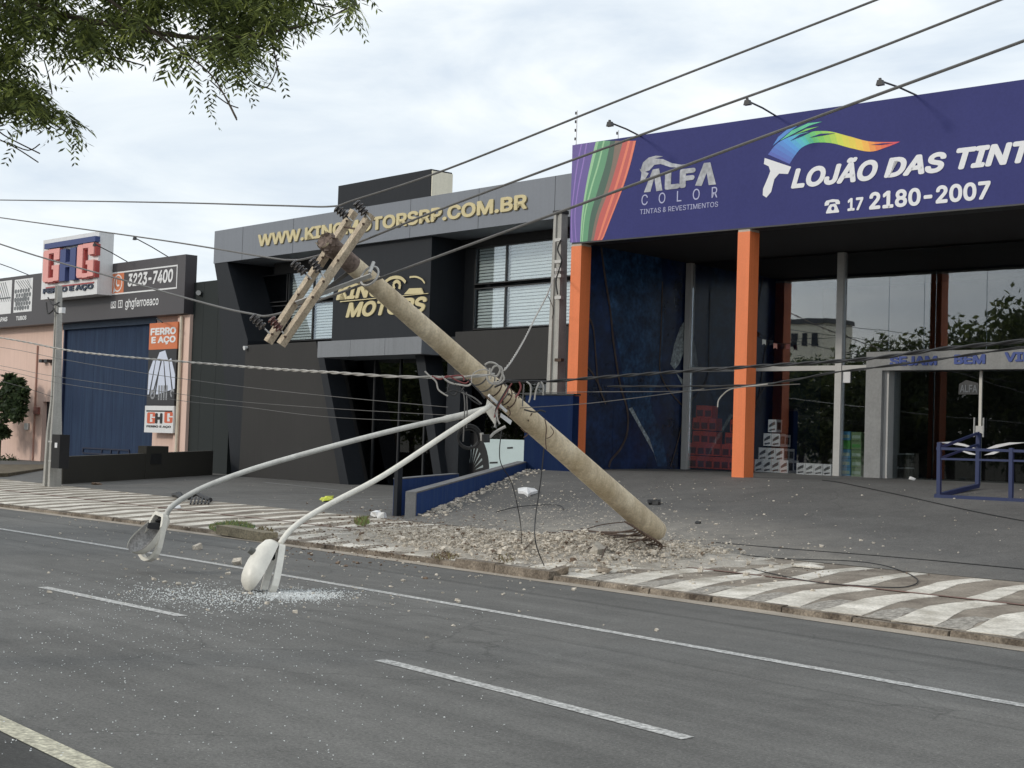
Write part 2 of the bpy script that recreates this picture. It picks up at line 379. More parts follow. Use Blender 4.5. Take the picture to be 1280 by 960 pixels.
for i in range(nx+1):
    for j in range(ny+1):
        t = j/ny; Y0 = 17.5+t*13.0
        xl = WS[0]+(Y0-WS[1])*(WE[0]-WS[0])/(WE[1]-WS[1])-.05; xl = max(xl, WE[0]-.05)
        X = xl+(25-xl)*(i/nx)**1.6; a = Yb(X); Y = a+t*(30.5-a); mb.v.append((X, Y, gz(X+.3, Y)+.003))
for i in range(nx):
    for j in range(ny):
        a = i*(ny+1)+j; mb.f.append((a, a+ny+1, a+ny+2, a+1)); mb.m.append(0)
build('driveway_apron', mb, M_apron, kind='structure', org=(0,0,0), smooth=True)

# kerb: individual stones
kerb = MB(); kerb.v = []
kb = thing('kerb', (-12, 12.9, 0), None, None); tag(kb, kind='structure')
X = -40.0
while X < 2:
    ln = random.uniform(.8, 1.1) if X > -24 else 1.6
    a, b = X+.012, X+ln-.012; h = KH+random.uniform(-.006, .012); jy = random.uniform(-.015, .015)
    m = MB(); ya, yb_ = Yk(a)+jy, Yk(b)+jy
    if -15.2 < X < -13.2: h += .05; jy2 = .06
    else: jy2 = 0
    hb = h+random.uniform(-.006, .006)
    m.hexa([(a, ya-jy2, -.02), (b, yb_-jy2, -.02), (b, yb_+.13, -.02), (a, ya+.13, -.02), (a, ya+.02-jy2, h), (b, yb_+.02-jy2, hb), (b, yb_+.13, hb), (a, ya+.13, h)])
    build('kerb_stone', m, M_kerb, parent=kb); X += ln

# painted lines
def line(name, fy, x0, x1, wd, m, n, label, taper=0):
    mb = MB()
    for i in range(n+1):
        X = x0+(x1-x0)*i/n; y = fy(X); mb.v += [(X+ (taper if i == 0 else 0), y-wd/2, .004), (X, y+wd/2, .004)]
    for i in range(n): mb.f.append((2*i, 2*i+2, 2*i+3, 2*i+1)); mb.m.append(0)
    o = build(name, mb, m, kind='structure', org=(0,0,0)); return o
line('edge_line', lambda X: Yg(X)-2.45, -120, 30, .12, M_paint, 120, '')
def dy(X): return float(np.interp(X, [-60,-14.15,-11.5,-8.48,-6.6,-5.3,10], [9.5,7.38,7.28,7.08,6.84,6.64,4.6]))
for i, (a, b) in enumerate(((-14.2,-11.45),(-8.5,-5.3),(-20.3,-17.3),(-2.4,.6),(-26.4,-23.4))): line('lane_dash', dy, a, b, .12, M_paint, 6, '')
line('median_line', lambda X: float(np.interp(X, [-60,-7.77,-6.63,10], [9.8,3.83,3.70,1.85])), -60, 10, .15, M_paint2, 60, '')

# wave pattern of the sidewalk: every pale band a piece of its own
def bandmesh(x0, wd, s0, s1, lean, m=M_white, nm='paving_band', dz=.006):
    mb = MB(); n = 5; top = []; jit = [random.uniform(-.018,.018) for _ in range(6)]
    for k in range(n+1):
        s = k/n; X = x0-lean*min(s/.62, 1)*(1 if s < .62 else 1-.12*(s-.62)/.38)+jit[k]; f = s0+(s1-s0)*s; Y = Yk(X)+.13+(Yb(X)-Yk(X)-.13)*f
        ww = wd*(1-.24*s)
        top += [(X-ww/2, Y), (X+ww/2, Y)]
    for (x, y) in top: mb.v.append((x, y, gz(x, y)+dz))
    for (x, y) in top: mb.v.append((x, y, gz(x, y)-.01))
    q = 2*(n+1)
    for k in range(n):
        a = 2*k; mb.f += [(a, a+1, a+3, a+2), (a+1, a+q+1, a+q+3, a+3), (a, a+2, a+q+2, a+q)]
    mb.f += [(0, q, q+1, 1)]; mb.m = [0]*len(mb.f)
    return build(nm, mb, m, parent=sidewalk)
x = -10.6-.8*37
while x < 1.5:
    ln_ = .36+max(0, -13-x)*.012; jx = random.uniform(-.025,.025)
    bandmesh(x+jx, .46, .0, .49, ln_)
    bandmesh(x+.30+random.uniform(-.025,.025)-(ln_-.36)*1.0, .30, .515, .98, ln_*.75)
    if x > -14: bandmesh(x+.41, .33, .0, .22, .17, M_cobble, 'cobble_patch', .004)
    x += .80
mb = MB()
for i in range(81):
    X = -40+i*.52; y = Yk(X)+.13+(Yb(X)-Yk(X)-.13)*.502; mb.v += [(X, y-.045, gz(X, y)+.008), (X, y+.045, gz(X, y)+.008)]
for i in range(80): mb.f.append((2*i, 2*i+2, 2*i+3, 2*i+1)); mb.m.append(0)
build('red_strip', mb, M_redstrip, parent=sidewalk)
# faint bay lines on the parking lot
for pts in (((300,597),(440,604),(560,612)), ((330,603),(425,613)), ((340,617),(500,622)), ((255,622),(420,627)), ((300,632),(496,636)), ((420,627),(497,623))):
    mb = MB(); P_ = [GP(*p) for p in pts]
    for p in P_: mb.v += [(p.x, p.y-.05, p.z+.005), (p.x, p.y+.05, p.z+.005)]
    for i in range(len(P_)-1): mb.f.append((2*i, 2*i+2, 2*i+3, 2*i+1)); mb.m.append(0)
    build('bay_line', mb, M_faint, kind='structure', org=(0,0,0))
# ------------------------------------------------------------------ building materials
M_navy = mat('sign_navy', (.041,.045,.168), .6, .07, .5, 20, 0, spec=.15, streak=.12, stain=(.055,.06,.18))
M_orange = mat('orange_paint', (.78,.20,.065), .55, .06, 1.2, 30, .05, streak=.18)
M_kgrey = mat('fascia_grey', (.185,.20,.228), .5, .04, .5, 20, .02, streak=.12)
M_kdark = mat('panel_dark', (.012,.0145,.019), .65, .08, .6, 20, .02, streak=.15, stain=(.03,.03,.03), spec=.3)
M_kbrown = mat('wall_charcoal', (.034,.0325,.031), .9, .08, .5, 30, .1, streak=.2, stain=(.045,.042,.04))
M_kcan = mat('canopy_grey', (.19,.20,.215), .5, .06, .8, 20, .02, streak=.2)
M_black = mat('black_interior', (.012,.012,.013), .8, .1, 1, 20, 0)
M_frame = mat('dark_frame', (.02,.021,.023), .5, .1, 1, 20, 0)
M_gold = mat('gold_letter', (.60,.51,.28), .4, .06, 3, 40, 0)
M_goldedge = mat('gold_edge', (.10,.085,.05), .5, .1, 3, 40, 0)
M_alu = mat('aluminium', (.46,.46,.45), .45, .06, 2, 30, .02, metal=.2)
M_marble = mat('grey_marble', (.25,.255,.255), .35, .12, 1.4, 20, 0, streak=.25, stain=(.34,.35,.35))
M_pink = mat('pink_render', (.74,.535,.45), .9, .05, .6, 40, .15, streak=.3, stain=(.55,.37,.30))
M_blue = mat('blue_gate', (.018,.034,.075), .7, .10, .8, 20, .03, streak=.6, stain=(.034,.066,.12), spec=.2)
M_bluewall = mat('blue_wall', (.007,.018,.062), .8, .10, 1, 30, .1, streak=.35, stain=(.018,.036,.075), spec=.1)
M_bluelow = mat('blue_low_wall', (.022,.055,.175), .8, .12, 1.5, 30, .1, streak=.5, stain=(.06,.10,.19), spec=.2)
M_ghg = mat('signboard_grey', (.058,.052,.056), .5, .06, .4, 20, 0)
M_signwhite = mat('sign_white', (.72,.72,.72), .5, .04, 1, 20, 0, streak=.1)
M_print = mat('print_white', (.74,.74,.76), .5, .02, 1, 20, 0)
M_silver = mat('print_silver', (.36,.37,.40), .45, .28, 2.5, 12, 0)
M_gorange = mat('banner_orange', (.62,.17,.06), .6, .05, 1, 20, 0)
M_cream = mat('cream_wall', (.90,.84,.68), .9, .05, 1, 20, .1, streak=.15)
M_low = mat('low_wall', (.038,.035,.028), .95, .1, .7, 40, .2, streak=.3, stain=(.04,.038,.03))
M_green = mat('dark_green_wall', (.009,.014,.014), .8, .1, .5, 20, .1)
M_blind = mat('blind_slats', (.50,.56,.56), .5, .04, 1, 20, 0)
M_roof = mat('roof_sheet', (.10,.10,.10), .7, .1, 1, 20, .1)
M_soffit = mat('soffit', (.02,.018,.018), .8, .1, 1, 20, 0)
GL_k = glassmat('window_glass', (.97,.98,.98), 1.5, .35)
GL_d = glassmat('dark_glass', (.4,.42,.43), 1.55, 1.7)
GL_s = glassmat('shop_glass', (.95,.96,.96), 1.6, 2.1)
GL_m = glassmat('mural_gloss', (.9,.9,.9), 1.5, .5)
M_poly = {}
def flat(name, c, rough=.5):
    if name not in M_poly: M_poly[name] = mat(name, lin(c), rough, .04, 2, 30, 0)
    return M_poly[name]
def pxpoly(mb, P, pts, v, depth=.01, mi=0):
    return mb.prism(P, [P.at(x, y, v) for x, y in pts], v-depth, v, mi)
def pxbox(mb, P, x0, y0, x1, y1, v0, v1, ymid=None, mi=0):
    """box whose front face (at v0) spans, on the plane, the pixel columns x0..x1 and the levels of y0 (at x0) and y1 (at x0)"""
    u0 = P.at(x0, (y0+y1)/2, v0)[0]; u1 = P.at(x1, (y0+y1)/2, v0)[0]; zt = P.at(x0, y0, v0)[1]; zb = P.at(x0, y1, v0)[1]
    return mb.pbox(P, u0, u1, v0, v1, zb, zt, mi)
def lamp_arm(P, head, foot, vfoot, label, group, nm='floodlight'):
    u0, z0 = P.at(*foot, vfoot); r_ = 1.3
    uh, zh = P.at(*head, -r_)
    t = thing(nm, P.W(u0, vfoot, z0), label, 'floodlight', group)
    a = P.W(u0, vfoot+.1, z0+.02); b = P.W(uh, -r_, zh)
    build('arm', MB().tube([a, a.lerp(b, .5)+Vector((0,0,.02)), b], .018, 6), M_frame, parent=t)
    h = MB(); h.hexa([P.W(uh+dx, -r_+dy, zh+dz) for dz, k in ((-.08,1),(.015,.6)) for dx, dy in ((-.07*k,-.03),(.07*k,-.03),(.07*k,.06),(-.07*k,.06))]); build('lamp_head', h, M_frame, parent=t)
    h = MB().pbox(P, uh-.02, uh+.02, -r_-.02, -r_+.02, zh+.0, zh+.05); build('bracket', h, M_frame, parent=t)

# ================================================================== PAINT SHOP (right)
shop = thing('paint_shop', L.W(6, 4, 0), 'wide paint shop with orange columns and a glass front under the navy sign', 'shop building')
ZS0, ZS1 = 6.08, 8.27; UR = 24; GV = 4.25; PV = GV-.35
mb = MB().pbox(L, .02, UR, .4, 13, 6.10, 6.45); build('ceiling', mb, M_soffit, parent=shop)
mb = MB().pbox(L, .0, UR, .4, 13, 6.46, 7.4); build('roof', mb, M_roof, parent=shop)
mb = MB().pbox(L, -.16, .0, .35, 13, .2, 6.2); build('side_wall', mb, M_bluewall, parent=shop)
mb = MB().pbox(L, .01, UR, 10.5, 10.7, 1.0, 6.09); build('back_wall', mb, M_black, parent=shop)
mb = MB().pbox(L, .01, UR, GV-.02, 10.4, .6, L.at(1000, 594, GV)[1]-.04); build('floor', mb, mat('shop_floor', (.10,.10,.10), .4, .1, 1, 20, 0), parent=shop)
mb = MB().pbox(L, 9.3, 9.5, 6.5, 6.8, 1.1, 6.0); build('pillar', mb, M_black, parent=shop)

for uc, lab in ((-.02, None), (4.40, None), (10.75, None), (15.5, None)):
    mb = MB().pbox(L, uc, uc+.29, .0, .34, .8, 6.0); c = build('column', mb, M_orange, parent=shop)
    mb = MB().pbox(L, uc+.005, uc+.285, .005, .335, 6.0, 6.07); build('column_cap', mb, mat('cap', (.5,.42,.35), .9), parent=c)
zr0, zr1 = L.at(1000, 463.6, GV)[1], L.at(1000, 457.6, GV)[1]; ZF = L.at(1000, 594, GV)[1]
xm = [L.at(x, 500, GV)[0] for x in (855.5, 862, 1045, 1053)]
for a, b in ((xm[0], xm[1]), (xm[2], xm[3])):
    mb = MB().pbox(L, a, b, GV-.08, GV+.06, ZF-.06, 6.08); build('mullion', mb, M_alu, parent=shop)
uP0, uP1, uP2 = [L.at(x, 530, PV)[0] for x in (1081, 1101, 1108)]
for a, b in ((xm[1], xm[2]), (xm[3], uP0+.5)):
    mb = MB().pbox(L, a+.002, b-.002, GV-.06, GV+.05, zr0, zr1); build('rail', mb, M_alu, parent=shop)
    mb = MB().pbox(L, a+.002, b-.002, GV-.06, GV+.05, ZF-.07, ZF); build('sill', mb, M_alu, parent=shop)
mb = MB().pbox(L, xm[1], UR, GV+.06, GV+.3, .8, ZF-.07); build('plinth', mb, M_marble, parent=shop)
def pane(u0, u1, z0, z1, v=GV, m=GL_s, nm='glass_pane', par=shop):
    mb = MB().pbox(L, u0+.006, u1-.006, v, v+.012, z0, z1); return build(nm, mb, m, parent=par)
uj = [L.at(x, 400, GV)[0] for x in (925, 1111, 1155, 1169, 1233, 1290)]
for a, b in ((xm[1], uj[0]), (uj[0], xm[2])):
    pane(a, b, ZF, zr0); pane(a, b, zr1, 6.05)
pane(xm[3], uP0+.35, ZF, zr0)
zl0, zl1 = L.at(1100, 463, PV)[1], L.at(1081, 440, PV)[1]
ups = [xm[3]]+uj[1:]+[uj[5]+1.1, uj[5]+2.3, uj[5]+3.5]
for a, b in zip(ups[:-1], ups[1:]): pane(a, b, zl1-.3, 6.05)
# portal
UQ = L.at(1300, 500, PV)[0]+3.0
por = MB().pbox(L, uP0, uP1, PV, GV+.3, ZF-.12, zl1-.002); build('portal_post', por, M_marble, parent=shop)
por = MB().pbox(L, uP1, uP1+.10, PV+.12, GV+.3, ZF-.12, zl0); build('door_frame', por, M_alu, parent=shop)
por = MB().pbox(L, uP1+.001, UQ, PV, GV+.3, zl0, zl1); build('portal_lintel', por, M_marble, parent=shop)
por = MB().pbox(L, UQ+.001, UQ+.5, PV, GV+.3, ZF-.12, zl1); build('portal_post', por, M_marble, parent=shop)
M_let = flat('letter_blue', (58,80,150))
for s, a, b, yb0, yt0 in (('SEJAM', 1112.5, 1171.5, 457.3, 445.7), ('BEM', 1193, 1232, 455.3, 443.3), ('VINDOS', 1256, 1335, 452.3, 440.3)):
    m = text_mb(s, L, (a, yb0), (b, yb0-3), PV, .02, .04, lt=(a, yt0)); build('lettering', m, M_let, parent=shop)
# doors
VD = GV+.0
ud = [uP1+.10, L.at(1166,540,VD)[0], L.at(1225,540,VD)[0], L.at(1286,540,VD)[0], UQ]
for i, (a, b) in enumerate(zip(ud[:-1], ud[1:])):
    d = pane(a+.01, b-.01, ZF-.02, zl0-.01, VD, glassmat('door_glass', (.7,.73,.73), 1.55, 1.0) if i == 0 else bpy.data.materials['door_glass'], 'door' if i in (1,2) else 'glass_pane')
    if i in (1, 2):
        ue = b-.10 if i == 1 else a+.10
        h = MB().tube([L.W(ue, VD-.06, ZF+1.0-.05), L.W(ue, VD-.06, ZF+1.35)], .018, 8); build('handle', h, M_alu, parent=d)
mb = MB().pbox(L, ud[2]-.03, ud[2]+.03, VD-.02, VD+.03, ZF-.02, zl0-.005); build('door_edge', mb, mat('door_steel', (.62,.60,.55), .4, .05, 1, 20, 0), parent=shop)
mb = MB().pbox(L, ud[2]-.08, ud[2]+.08, VD-.05, VD-.021, ZF+1.02, ZF+1.18); build('door_lock', mb, M_alu, parent=shop)
# white winged emblem on the doors, drawn as curved strokes
wing = MB(); vv = VD-.06
for pts in ([(1172,553),(1190,552),(1206,555),(1224,562),(1206,558),(1188,555)], [(1197,562),(1212,565),(1224,569),(1212,568)], [(1230,562),(1245,556),(1262,553),(1284,553),(1262,556),(1245,560)], [(1230,569),(1240,565),(1256,562),(1242,568)]):
    pxpoly(wing, L, pts, vv, .006)
build('winged_emblem', wing, M_print, parent=shop)
m = text_mb('ALFA', L, (1200,490.5), (1222,481), VD-.02, .004, .03); build('glass_sticker', m, flat('sticker_grey', (95,100,105)), parent=shop)
mb = MB(); pxpoly(mb, L, [(1198,493),(1223,493),(1223,479),(1208,475),(1199,480)], VD-.012, .003); build('sticker_ground', mb, flat('sticker_dark', (48,50,52)), parent=shop)
# mural on the side wall inside the left orange column
MW = Plane.__new__(Plane); MW.o = L.o+L.u*.012; MW.u = L.v; MW.v = -L.u
M_mur = mat('mural_dark', (.006,.012,.034), .22, .4, 1.3, 9, 0, col2=(.012,.034,.115), spec=.4)
for a, b in ((.36, 1.6), (1.6, 2.9), (2.9, GV-.09)):
    build('mural_panel', MB().pbox(MW, a+.004, b-.004, 0, .01, 1.0, 6.097), M_mur, parent=shop)
M_murb = mat('mural_blue', (.008,.024,.075), .25, .6, 2.6, 11, 0, col2=(.026,.080,.185), spec=.4); M_mvein = mat('mural_vein', (.07,.05,.04), .5, .3, 6, 30, 0)
M_mwhite = mat('mural_white', (.30,.35,.37), .4, .6, 9, 20, 0)
mb = MB(); pxpoly(mb, MW, [(748,300),(766,296),(785,296),(806,300),(826,312),(830,400),(826,470),(812,500),(818,520),(828,545),(834,583),(822,583),(815,560),(800,535),(786,512),(780,480),(772,430),(762,390)], -.003, .002); build('mural_waterfall', mb, M_murb, parent=shop)
for q in ([(843,430),(850,410),(855,402),(855,440),(849,455),(843,462),(838,455)], [(786,511),(790,509),(801,530),(812,549),(821,578),(817,566),(803,541)], [(845,466),(855,476),(855,486),(849,474)]):
    mb = MB(); pxpoly(mb, MW, q, -.006, .002); build('mural_foam', mb, M_mwhite, parent=shop)
def stroke(mb, P, pts, v, wd, mi=0):
    q = [P.at(x, y, v) for x, y in pts]; n = len(q)
    for i in range(n-1):
        (a, b), (c, d) = q[i], q[i+1]; l_ = math.hypot(c-a, d-b); nx_, nz_ = -(d-b)/l_*wd/2, (c-a)/l_*wd/2
        mb.prism(P, [(a+nx_, b+nz_), (c+nx_, d+nz_), (c-nx_, d-nz_), (a-nx_, b-nz_)], v-.002*(i%2)-.003, v, mi)
def sm(pts, k=5): return [(p.x, p.y) for p in smoothpts([Vector((a, b, 0)) for a, b in pts], k)]
for pts, wd in (([(751,305),(756,345),(763,390),(767,430),(775,480),(784,512),(784,540),(776,560),(764,575),(761,584)], .10), ([(730,388),(741,408),(745,450),(748,480),(757,505)], .08), ([(728,452),(740,466),(752,488)], .07), ([(828,352),(826,420),(825,465),(838,490),(852,506)], .07), ([(855,520),(845,560),(838,583)], .06)):
    mb = MB(); stroke(mb, MW, sm(pts), -.010, wd*.6); build('mural_vein', mb, M_mvein, parent=shop)

# big sign
sign = thing('shop_sign', L.W(6, 0, ZS0), 'long navy paint shop sign board with a rainbow brush and white phone number', 'sign')
mb = MB().pbox(L, 0, UR, 0, .38, ZS0, ZS1); build('sign_board', mb, M_navy, parent=sign)
mb = MB().pbox(L, -.01, UR+.01, -.006, .39, ZS0-.03, ZS0-.001); build('sign_trim', mb, M_frame, parent=sign)
def zc(u, z): return (u, min(max(z, ZS0+.005), ZS1-.005))
def curveband(name, cols, bounds, v):
    """vertical curved stripes at the sign's left end; bounds: list of pixel polylines top to bottom"""
    lines = []
    for pl in bounds:
        q = [L.at(x, y, v) for x, y in sm(pl, 6)]; lines.append(q)
    for k, c in enumerate(cols):
        if c is None: continue
        mb = MB(); A, B = lines[k], lines[k+1]; n = min(len(A), len(B))
        for i in range(n-1):
            a, b, c2, d = zc(*A[i]), zc(*A[i+1]), zc(*B[i+1]), zc(*B[i])
            mb.add([L.W(a[0], v, a[1]), L.W(b[0], v, b[1]), L.W(c2[0], v, c2[1]), L.W(d[0], v, d[1])], [(0,1,2,3)])
        build(name, mb, c, parent=sign)
def lines_x(xs_top, xs_q, xs_mid, xs_low, xs_bot):
    return [[(a,176),(b,205),(c,235),(d,270),(e_,306)] for a, b, c, d, e_ in zip(xs_top, xs_q, xs_mid, xs_low, xs_bot)]
P1 = flat('stripe_violet', (98,82,150)); P2 = flat('stripe_lilac', (140,112,185)); P3 = flat('stripe_green', (92,150,112)); P4 = flat('stripe_dark_green', (60,92,78)); P5 = flat('stripe_olive', (122,104,92)); P6 = flat('stripe_red', (190,86,80)); P7 = flat('stripe_coral', (226,122,94)); P8 = flat('stripe_pale_green', (150,196,150)); P9 = flat('stripe_black_green', (30,44,36))
curveband('rainbow_stripe', [P1, P2, P1, P2, P1, P8, P3, P8, P3, P4, P5, P6, P7, P6, P7], lines_x(
    [715.6, 727, 728.5, 733, 734.5, 745, 748.5, 754, 756, 763, 769, 779, 785, 788, 792, 795],
    [715.0, 721, 722.5, 728, 729.5, 738, 741.5, 747, 749, 757, 765, 771, 777, 780, 785, 788],
    [714.0, 717, 718.5, 722, 723.5, 732, 734.5, 738, 740, 748, 757, 762, 768, 771, 776, 778.5],
    [713.0, 713.8, 715, 718, 719.2, 727, 729, 730, 731.5, 738, 745, 749, 756, 759, 763, 765],
    [712.5, 714.5, 716, 720, 721.0, 725, 726, 727, 728, 734, 738, 741, 745, 747, 749, 751]), -.004)
m = text_mb('LOJÃO', L, (988.8,236), (1097.3,220), -.004, .004, .038, .25, lt=(994,211)); build('lettering', m, M_print, parent=sign)
m = text_mb('DAS', L, (1105,222.7), (1183,210), -.004, .004, .038, .25, lt=(1111,197.6)); build('lettering', m, M_print, parent=sign)
m = text_mb('TINTAS', L, (1195,212.4), (1345,196), -.004, .004, .038, .25, lt=(1193,186)); build('lettering', m, M_print, parent=sign)
m = text_mb('17', L, (1059.5,264), (1079,262), -.004, .004, .032, lt=(1060,248)); build('lettering', m, M_print, parent=sign)
m = text_mb('2180-2007', L, (1086.5,262.3), (1238,246.5), -.004, .004, .032, lt=(1087,240.8)); build('lettering', m, M_print, parent=sign)
ph = MB()
for pts in ([(1031,254),(1033,251),(1041,249),(1048,249.5),(1050,252),(1050,255),(1045,255.5),(1044,252.5),(1037,253),(1036,256.5),(1031,257.5)], [(1036,258),(1038,255.5),(1044,254.5),(1046,257),(1049,264),(1048.5,265.5),(1033,267),(1032.5,265.5)]): pxpoly(ph, L, pts, -.004, .004)
build('phone_symbol', ph, M_print, parent=sign)
ph = MB(); cx_, cy_ = L.at(1041, 260.5, -.009); ph.prism(L, [(cx_+.035*math.cos(a), cy_+.04*math.sin(a)) for a in np.linspace(0, 5.8, 10)], -.0095, -.0088); build('phone_dial', ph, M_navy, parent=sign)
# brush handle and rainbow hair
hb = MB(); pxpoly(hb, L, [(956,197.5),(989,208.5),(985,217.5),(974,217),(968,224),(964,240),(958,247),(953.5,244),(954,236),(960,222),(963,214),(961,208),(955,205)], -.004, .004); build('brush_handle', hb, M_print, parent=sign)
def ramp(stops, f):
    for (a, ca), (b, cb) in zip(stops[:-1], stops[1:]):
        if f <= b: k = (f-a)/(b-a); return tuple(ca[i]+(cb[i]-ca[i])*k for i in range(3))
    return stops[-1][1]
RB = [(0,(72,92,178)),(.18,(70,150,220)),(.30,(70,190,190)),(.42,(110,195,90)),(.58,(210,215,70)),(.72,(240,190,70)),(.84,(230,110,60)),(1,(205,50,90))]
topl = sm([(960,193),(972,179),(990,170),(1010,165),(1035,164),(1060,170),(1085,176.5),(1108,177.5),(1125,177)], 6); botl = sm([(987,205),(994,194),(1003,184),(1018,178.5),(1040,179),(1063,185),(1088,189.5),(1108,184),(1125,177.3)], 6)
rbm = []; 
for k in range(24): rbm.append(flat('rainbow_%d' % k, ramp(RB, k/23)))
mb = MB(); n = len(topl)
for i in range(n-1):
    q = [L.at(*p, -.004) for p in (topl[i], topl[i+1], botl[i+1], botl[i])]
    if i == n-2: q[2] = q[1]; q = [q[0], q[1], q[3]]
    mb.add([L.W(a, -.004, b) for a, b in q], [tuple(range(len(q)))], min(int(i/(n-1)*24), 23))
build('rainbow_hair', mb, rbm, parent=sign)
mb = MB()
for pts, k in (([(975,176),(990,163),(1010,154),(1028,152),(1012,157),(996,165)], 8), ([(992,169),(1008,161),(1024,158),(1012,162)], 10), ([(966,182),(973,171),(985,161),(1000,155),(988,164),(976,174)], 3)): pxpoly(mb, L, pts, -.004, .002, k)
build('rainbow_strand', mb, rbm, parent=sign)
mb = MB()
for pts in ([(988,176),(1000,168),(1018,163),(1003,170)], [(1012,172),(1026,167),(1044,166.5),(1028,169.5)], [(1088,181),(1104,179),(1116,179),(1102,181)]): pxpoly(mb, L, pts, -.009, .002)
build('hair_gap', mb, M_navy, parent=sign)
# ALFA COLOR emblem
m = text_mb('LF', L, (831,237.5), (869,233), -.004, .004, .05, lt=(832,214)); build('lettering', m, M_silver, parent=sign)
for pts in ([(805,240.5),(816,212),(824,210.5),(828,238),(820.5,239),(818,222),(813,239.8)], [(869,232),(880,203.8),(888,203),(895,230.5),(886,231.5),(883.5,216),(877,232.5)]):
    mb = MB(); pxpoly(mb, L, pts, -.004, .004); build('letter', mb, M_silver, parent=sign)
mb = MB()
for pts in ([(801,212),(804,203),(811,197),(820,194.5),(829,195.5),(818,198),(829,199),(840,204),(852,206),(858,205),(848,209.5),(838,209),(826,205),(818,206),(812,213),(806,215)], [(799.5,211),(804,214),(811,216.5),(809,220),(804,228),(800,229),(801.5,221),(802,216)]): pxpoly(mb, L, pts, -.004, .004)
build('emblem_brush', mb, M_silver, parent=sign)
m = text_mb('C O L O R', L, (802,256.5), (896.5,248), -.004, .004, -.008, 0, 1.5, lt=(802,244)); build('lettering', m, flat('pale_lilac', (170,172,205)), parent=sign)
m = text_mb('TINTAS & REVESTIMENTOS', L, (800,268), (897.5,259.5), -.004, .004, 0.0, lt=(800,262)); build('lettering', m, flat('pale_lilac', (170,172,205)), parent=sign)
for hd, ft, lab in (((762,153),(800,172),'leftmost of the floodlights on arms above the navy sign, over the rainbow stripes'), ((934,126),(968,146),'floodlight on an arm above the navy sign, over the brush'), ((1100,101),(1143,119.5),'floodlight on an arm above the navy sign, over the long shop name')):
    lamp_arm(L, hd, ft, 0.0, lab, 'floodlights above the navy sign')
# electric fence rods on the roof
for (x, yt, yb0), lab in (((721.5,138,184),'thin white electric fence rod with insulators at the left end of the navy sign'), ((773,163,176),'short electric fence rod behind the navy sign, right of the first')):
    u, zt = L.at(x, yt, 1.0); zb = 7.4; t = thing('electric_fence_rod', L.W(u, 1.0, zb), lab, 'fence rod')
    build('rod', MB().tube([L.W(u,1.0,zb), L.W(u,1.0,zt)], .012, 6), M_signwhite, parent=t)
    for k in range(6):
        z = zt-.06-k*.2
        if z > zb: build('insulator', MB().tube([L.W(u-.03,1.0,z-.03), L.W(u-.03,1.0,z+.03)], .025, 6), M_frame, parent=t)
# cartons and cans in the window
M_rc = mat('carton_red', (.92,.10,.05), .5, .15, 4, 30, 0); M_rc2 = mat('carton_red_print', (.16,.02,.018), .5, .3, 20, 60, 0); M_wc = mat('carton_white', (.88,.88,.90), .6, .08, 4, 30, 0); M_wc2 = mat('carton_grey_print', (.06,.065,.075), .6, .6, 14, 50, 0, col2=(.22,.23,.25))
def carton(x, yb0, wpx, hpx, v, body, pr, label, group, nm='paint_carton', cat='carton', style=0):
    u0, z0 = L.at(x, yb0, v); u1 = L.at(x+wpx, yb0-wpx*-.05, v)[0]; z1 = L.at(x, yb0-hpx, v)[1]
    wd = (u1-u0)*.95; t = thing(nm, L.W(u0+wd/2, v+.12, z0), label, cat, group); h = (z1-z0)*.97
    b = build('box', MB().pbox(L, u0, u0+wd, v, v+.24, z0, z0+h), body, parent=t)
    pm = MB()
    if style == 0:
        pm.pbox(L, u0+.1*wd, u0+.9*wd, v-.003, v, z0+.10*h, z0+.62*h)
    elif style == 1:
        pm.prism(L, [(u0+.1*wd, z0+.35*h), (u0+.85*wd, z0+.6*h), (u0+.85*wd, z0+.85*h), (u0+.5*wd, z0+.75*h), (u0+.1*wd, z0+.55*h)], v-.003, v); pm.prism(L, [(u0+.15*wd, z0+.08*h), (u0+.85*wd, z0+.15*h), (u0+.85*wd, z0+.3*h), (u0+.15*wd, z0+.2*h)], v-.003, v)
        pm.pbox(L, u0+wd-.004, u0+wd+.001, v+.03, v+.2, z0+.2*h, z0+.8*h)
    else:
        pm.pbox(L, u0+.08*wd, u0+.92*wd, v-.003, v, z0+.25*h, z0+.62*h)
    build('print', pm, pr, parent=t)
ORD = ['first', 'second', 'third', 'fourth', 'fifth', 'sixth', 'seventh', 'eighth', 'ninth']
VC = GV+.1
def ordl(i): return ORD[i]
redrows = [(584.5, 857+4, 8, 0), (568.3, 861, 4, 0), (568.3, 902, 2, 4), (553.3, 865.5, 3, 0), (553.3, 906, 1, 3), (536.8, 865.5, 3, 0), (521.3, 870, 2, 0), (536.8, 912.5, 1, 3)]
lev = {584.5: 'bottom', 568.3: 'second', 553.3: 'third', 536.8: 'fourth', 521.3: 'top'}
for yb0, x0, n, off in redrows:
    for k in range(n): carton(x0+k*10.0, yb0+(x0+k*10-861)*.055, 10.0, 15.6, VC, M_rc, M_rc2, 'red paint carton left of the middle orange column, %s in the %s row' % (ordl(k+off), lev[yb0]), 'red paint cartons in the window')
for r_, (yb0, x0, n) in enumerate(((589.5, 943, 4), (575.0, 948, 3), (557.2, 954, 2), (540.0, 960, 1))):
    for k in range(n): carton(x0+k*10.6, yb0+k*.5, 10.6, 16.2, VC, M_wc, M_wc2, 'white paint carton of the stepped pile, %s from the left in its %s row' % (ordl(k), ['bottom','second','third','top'][r_]), 'white paint cartons in a stepped pile', style=1)
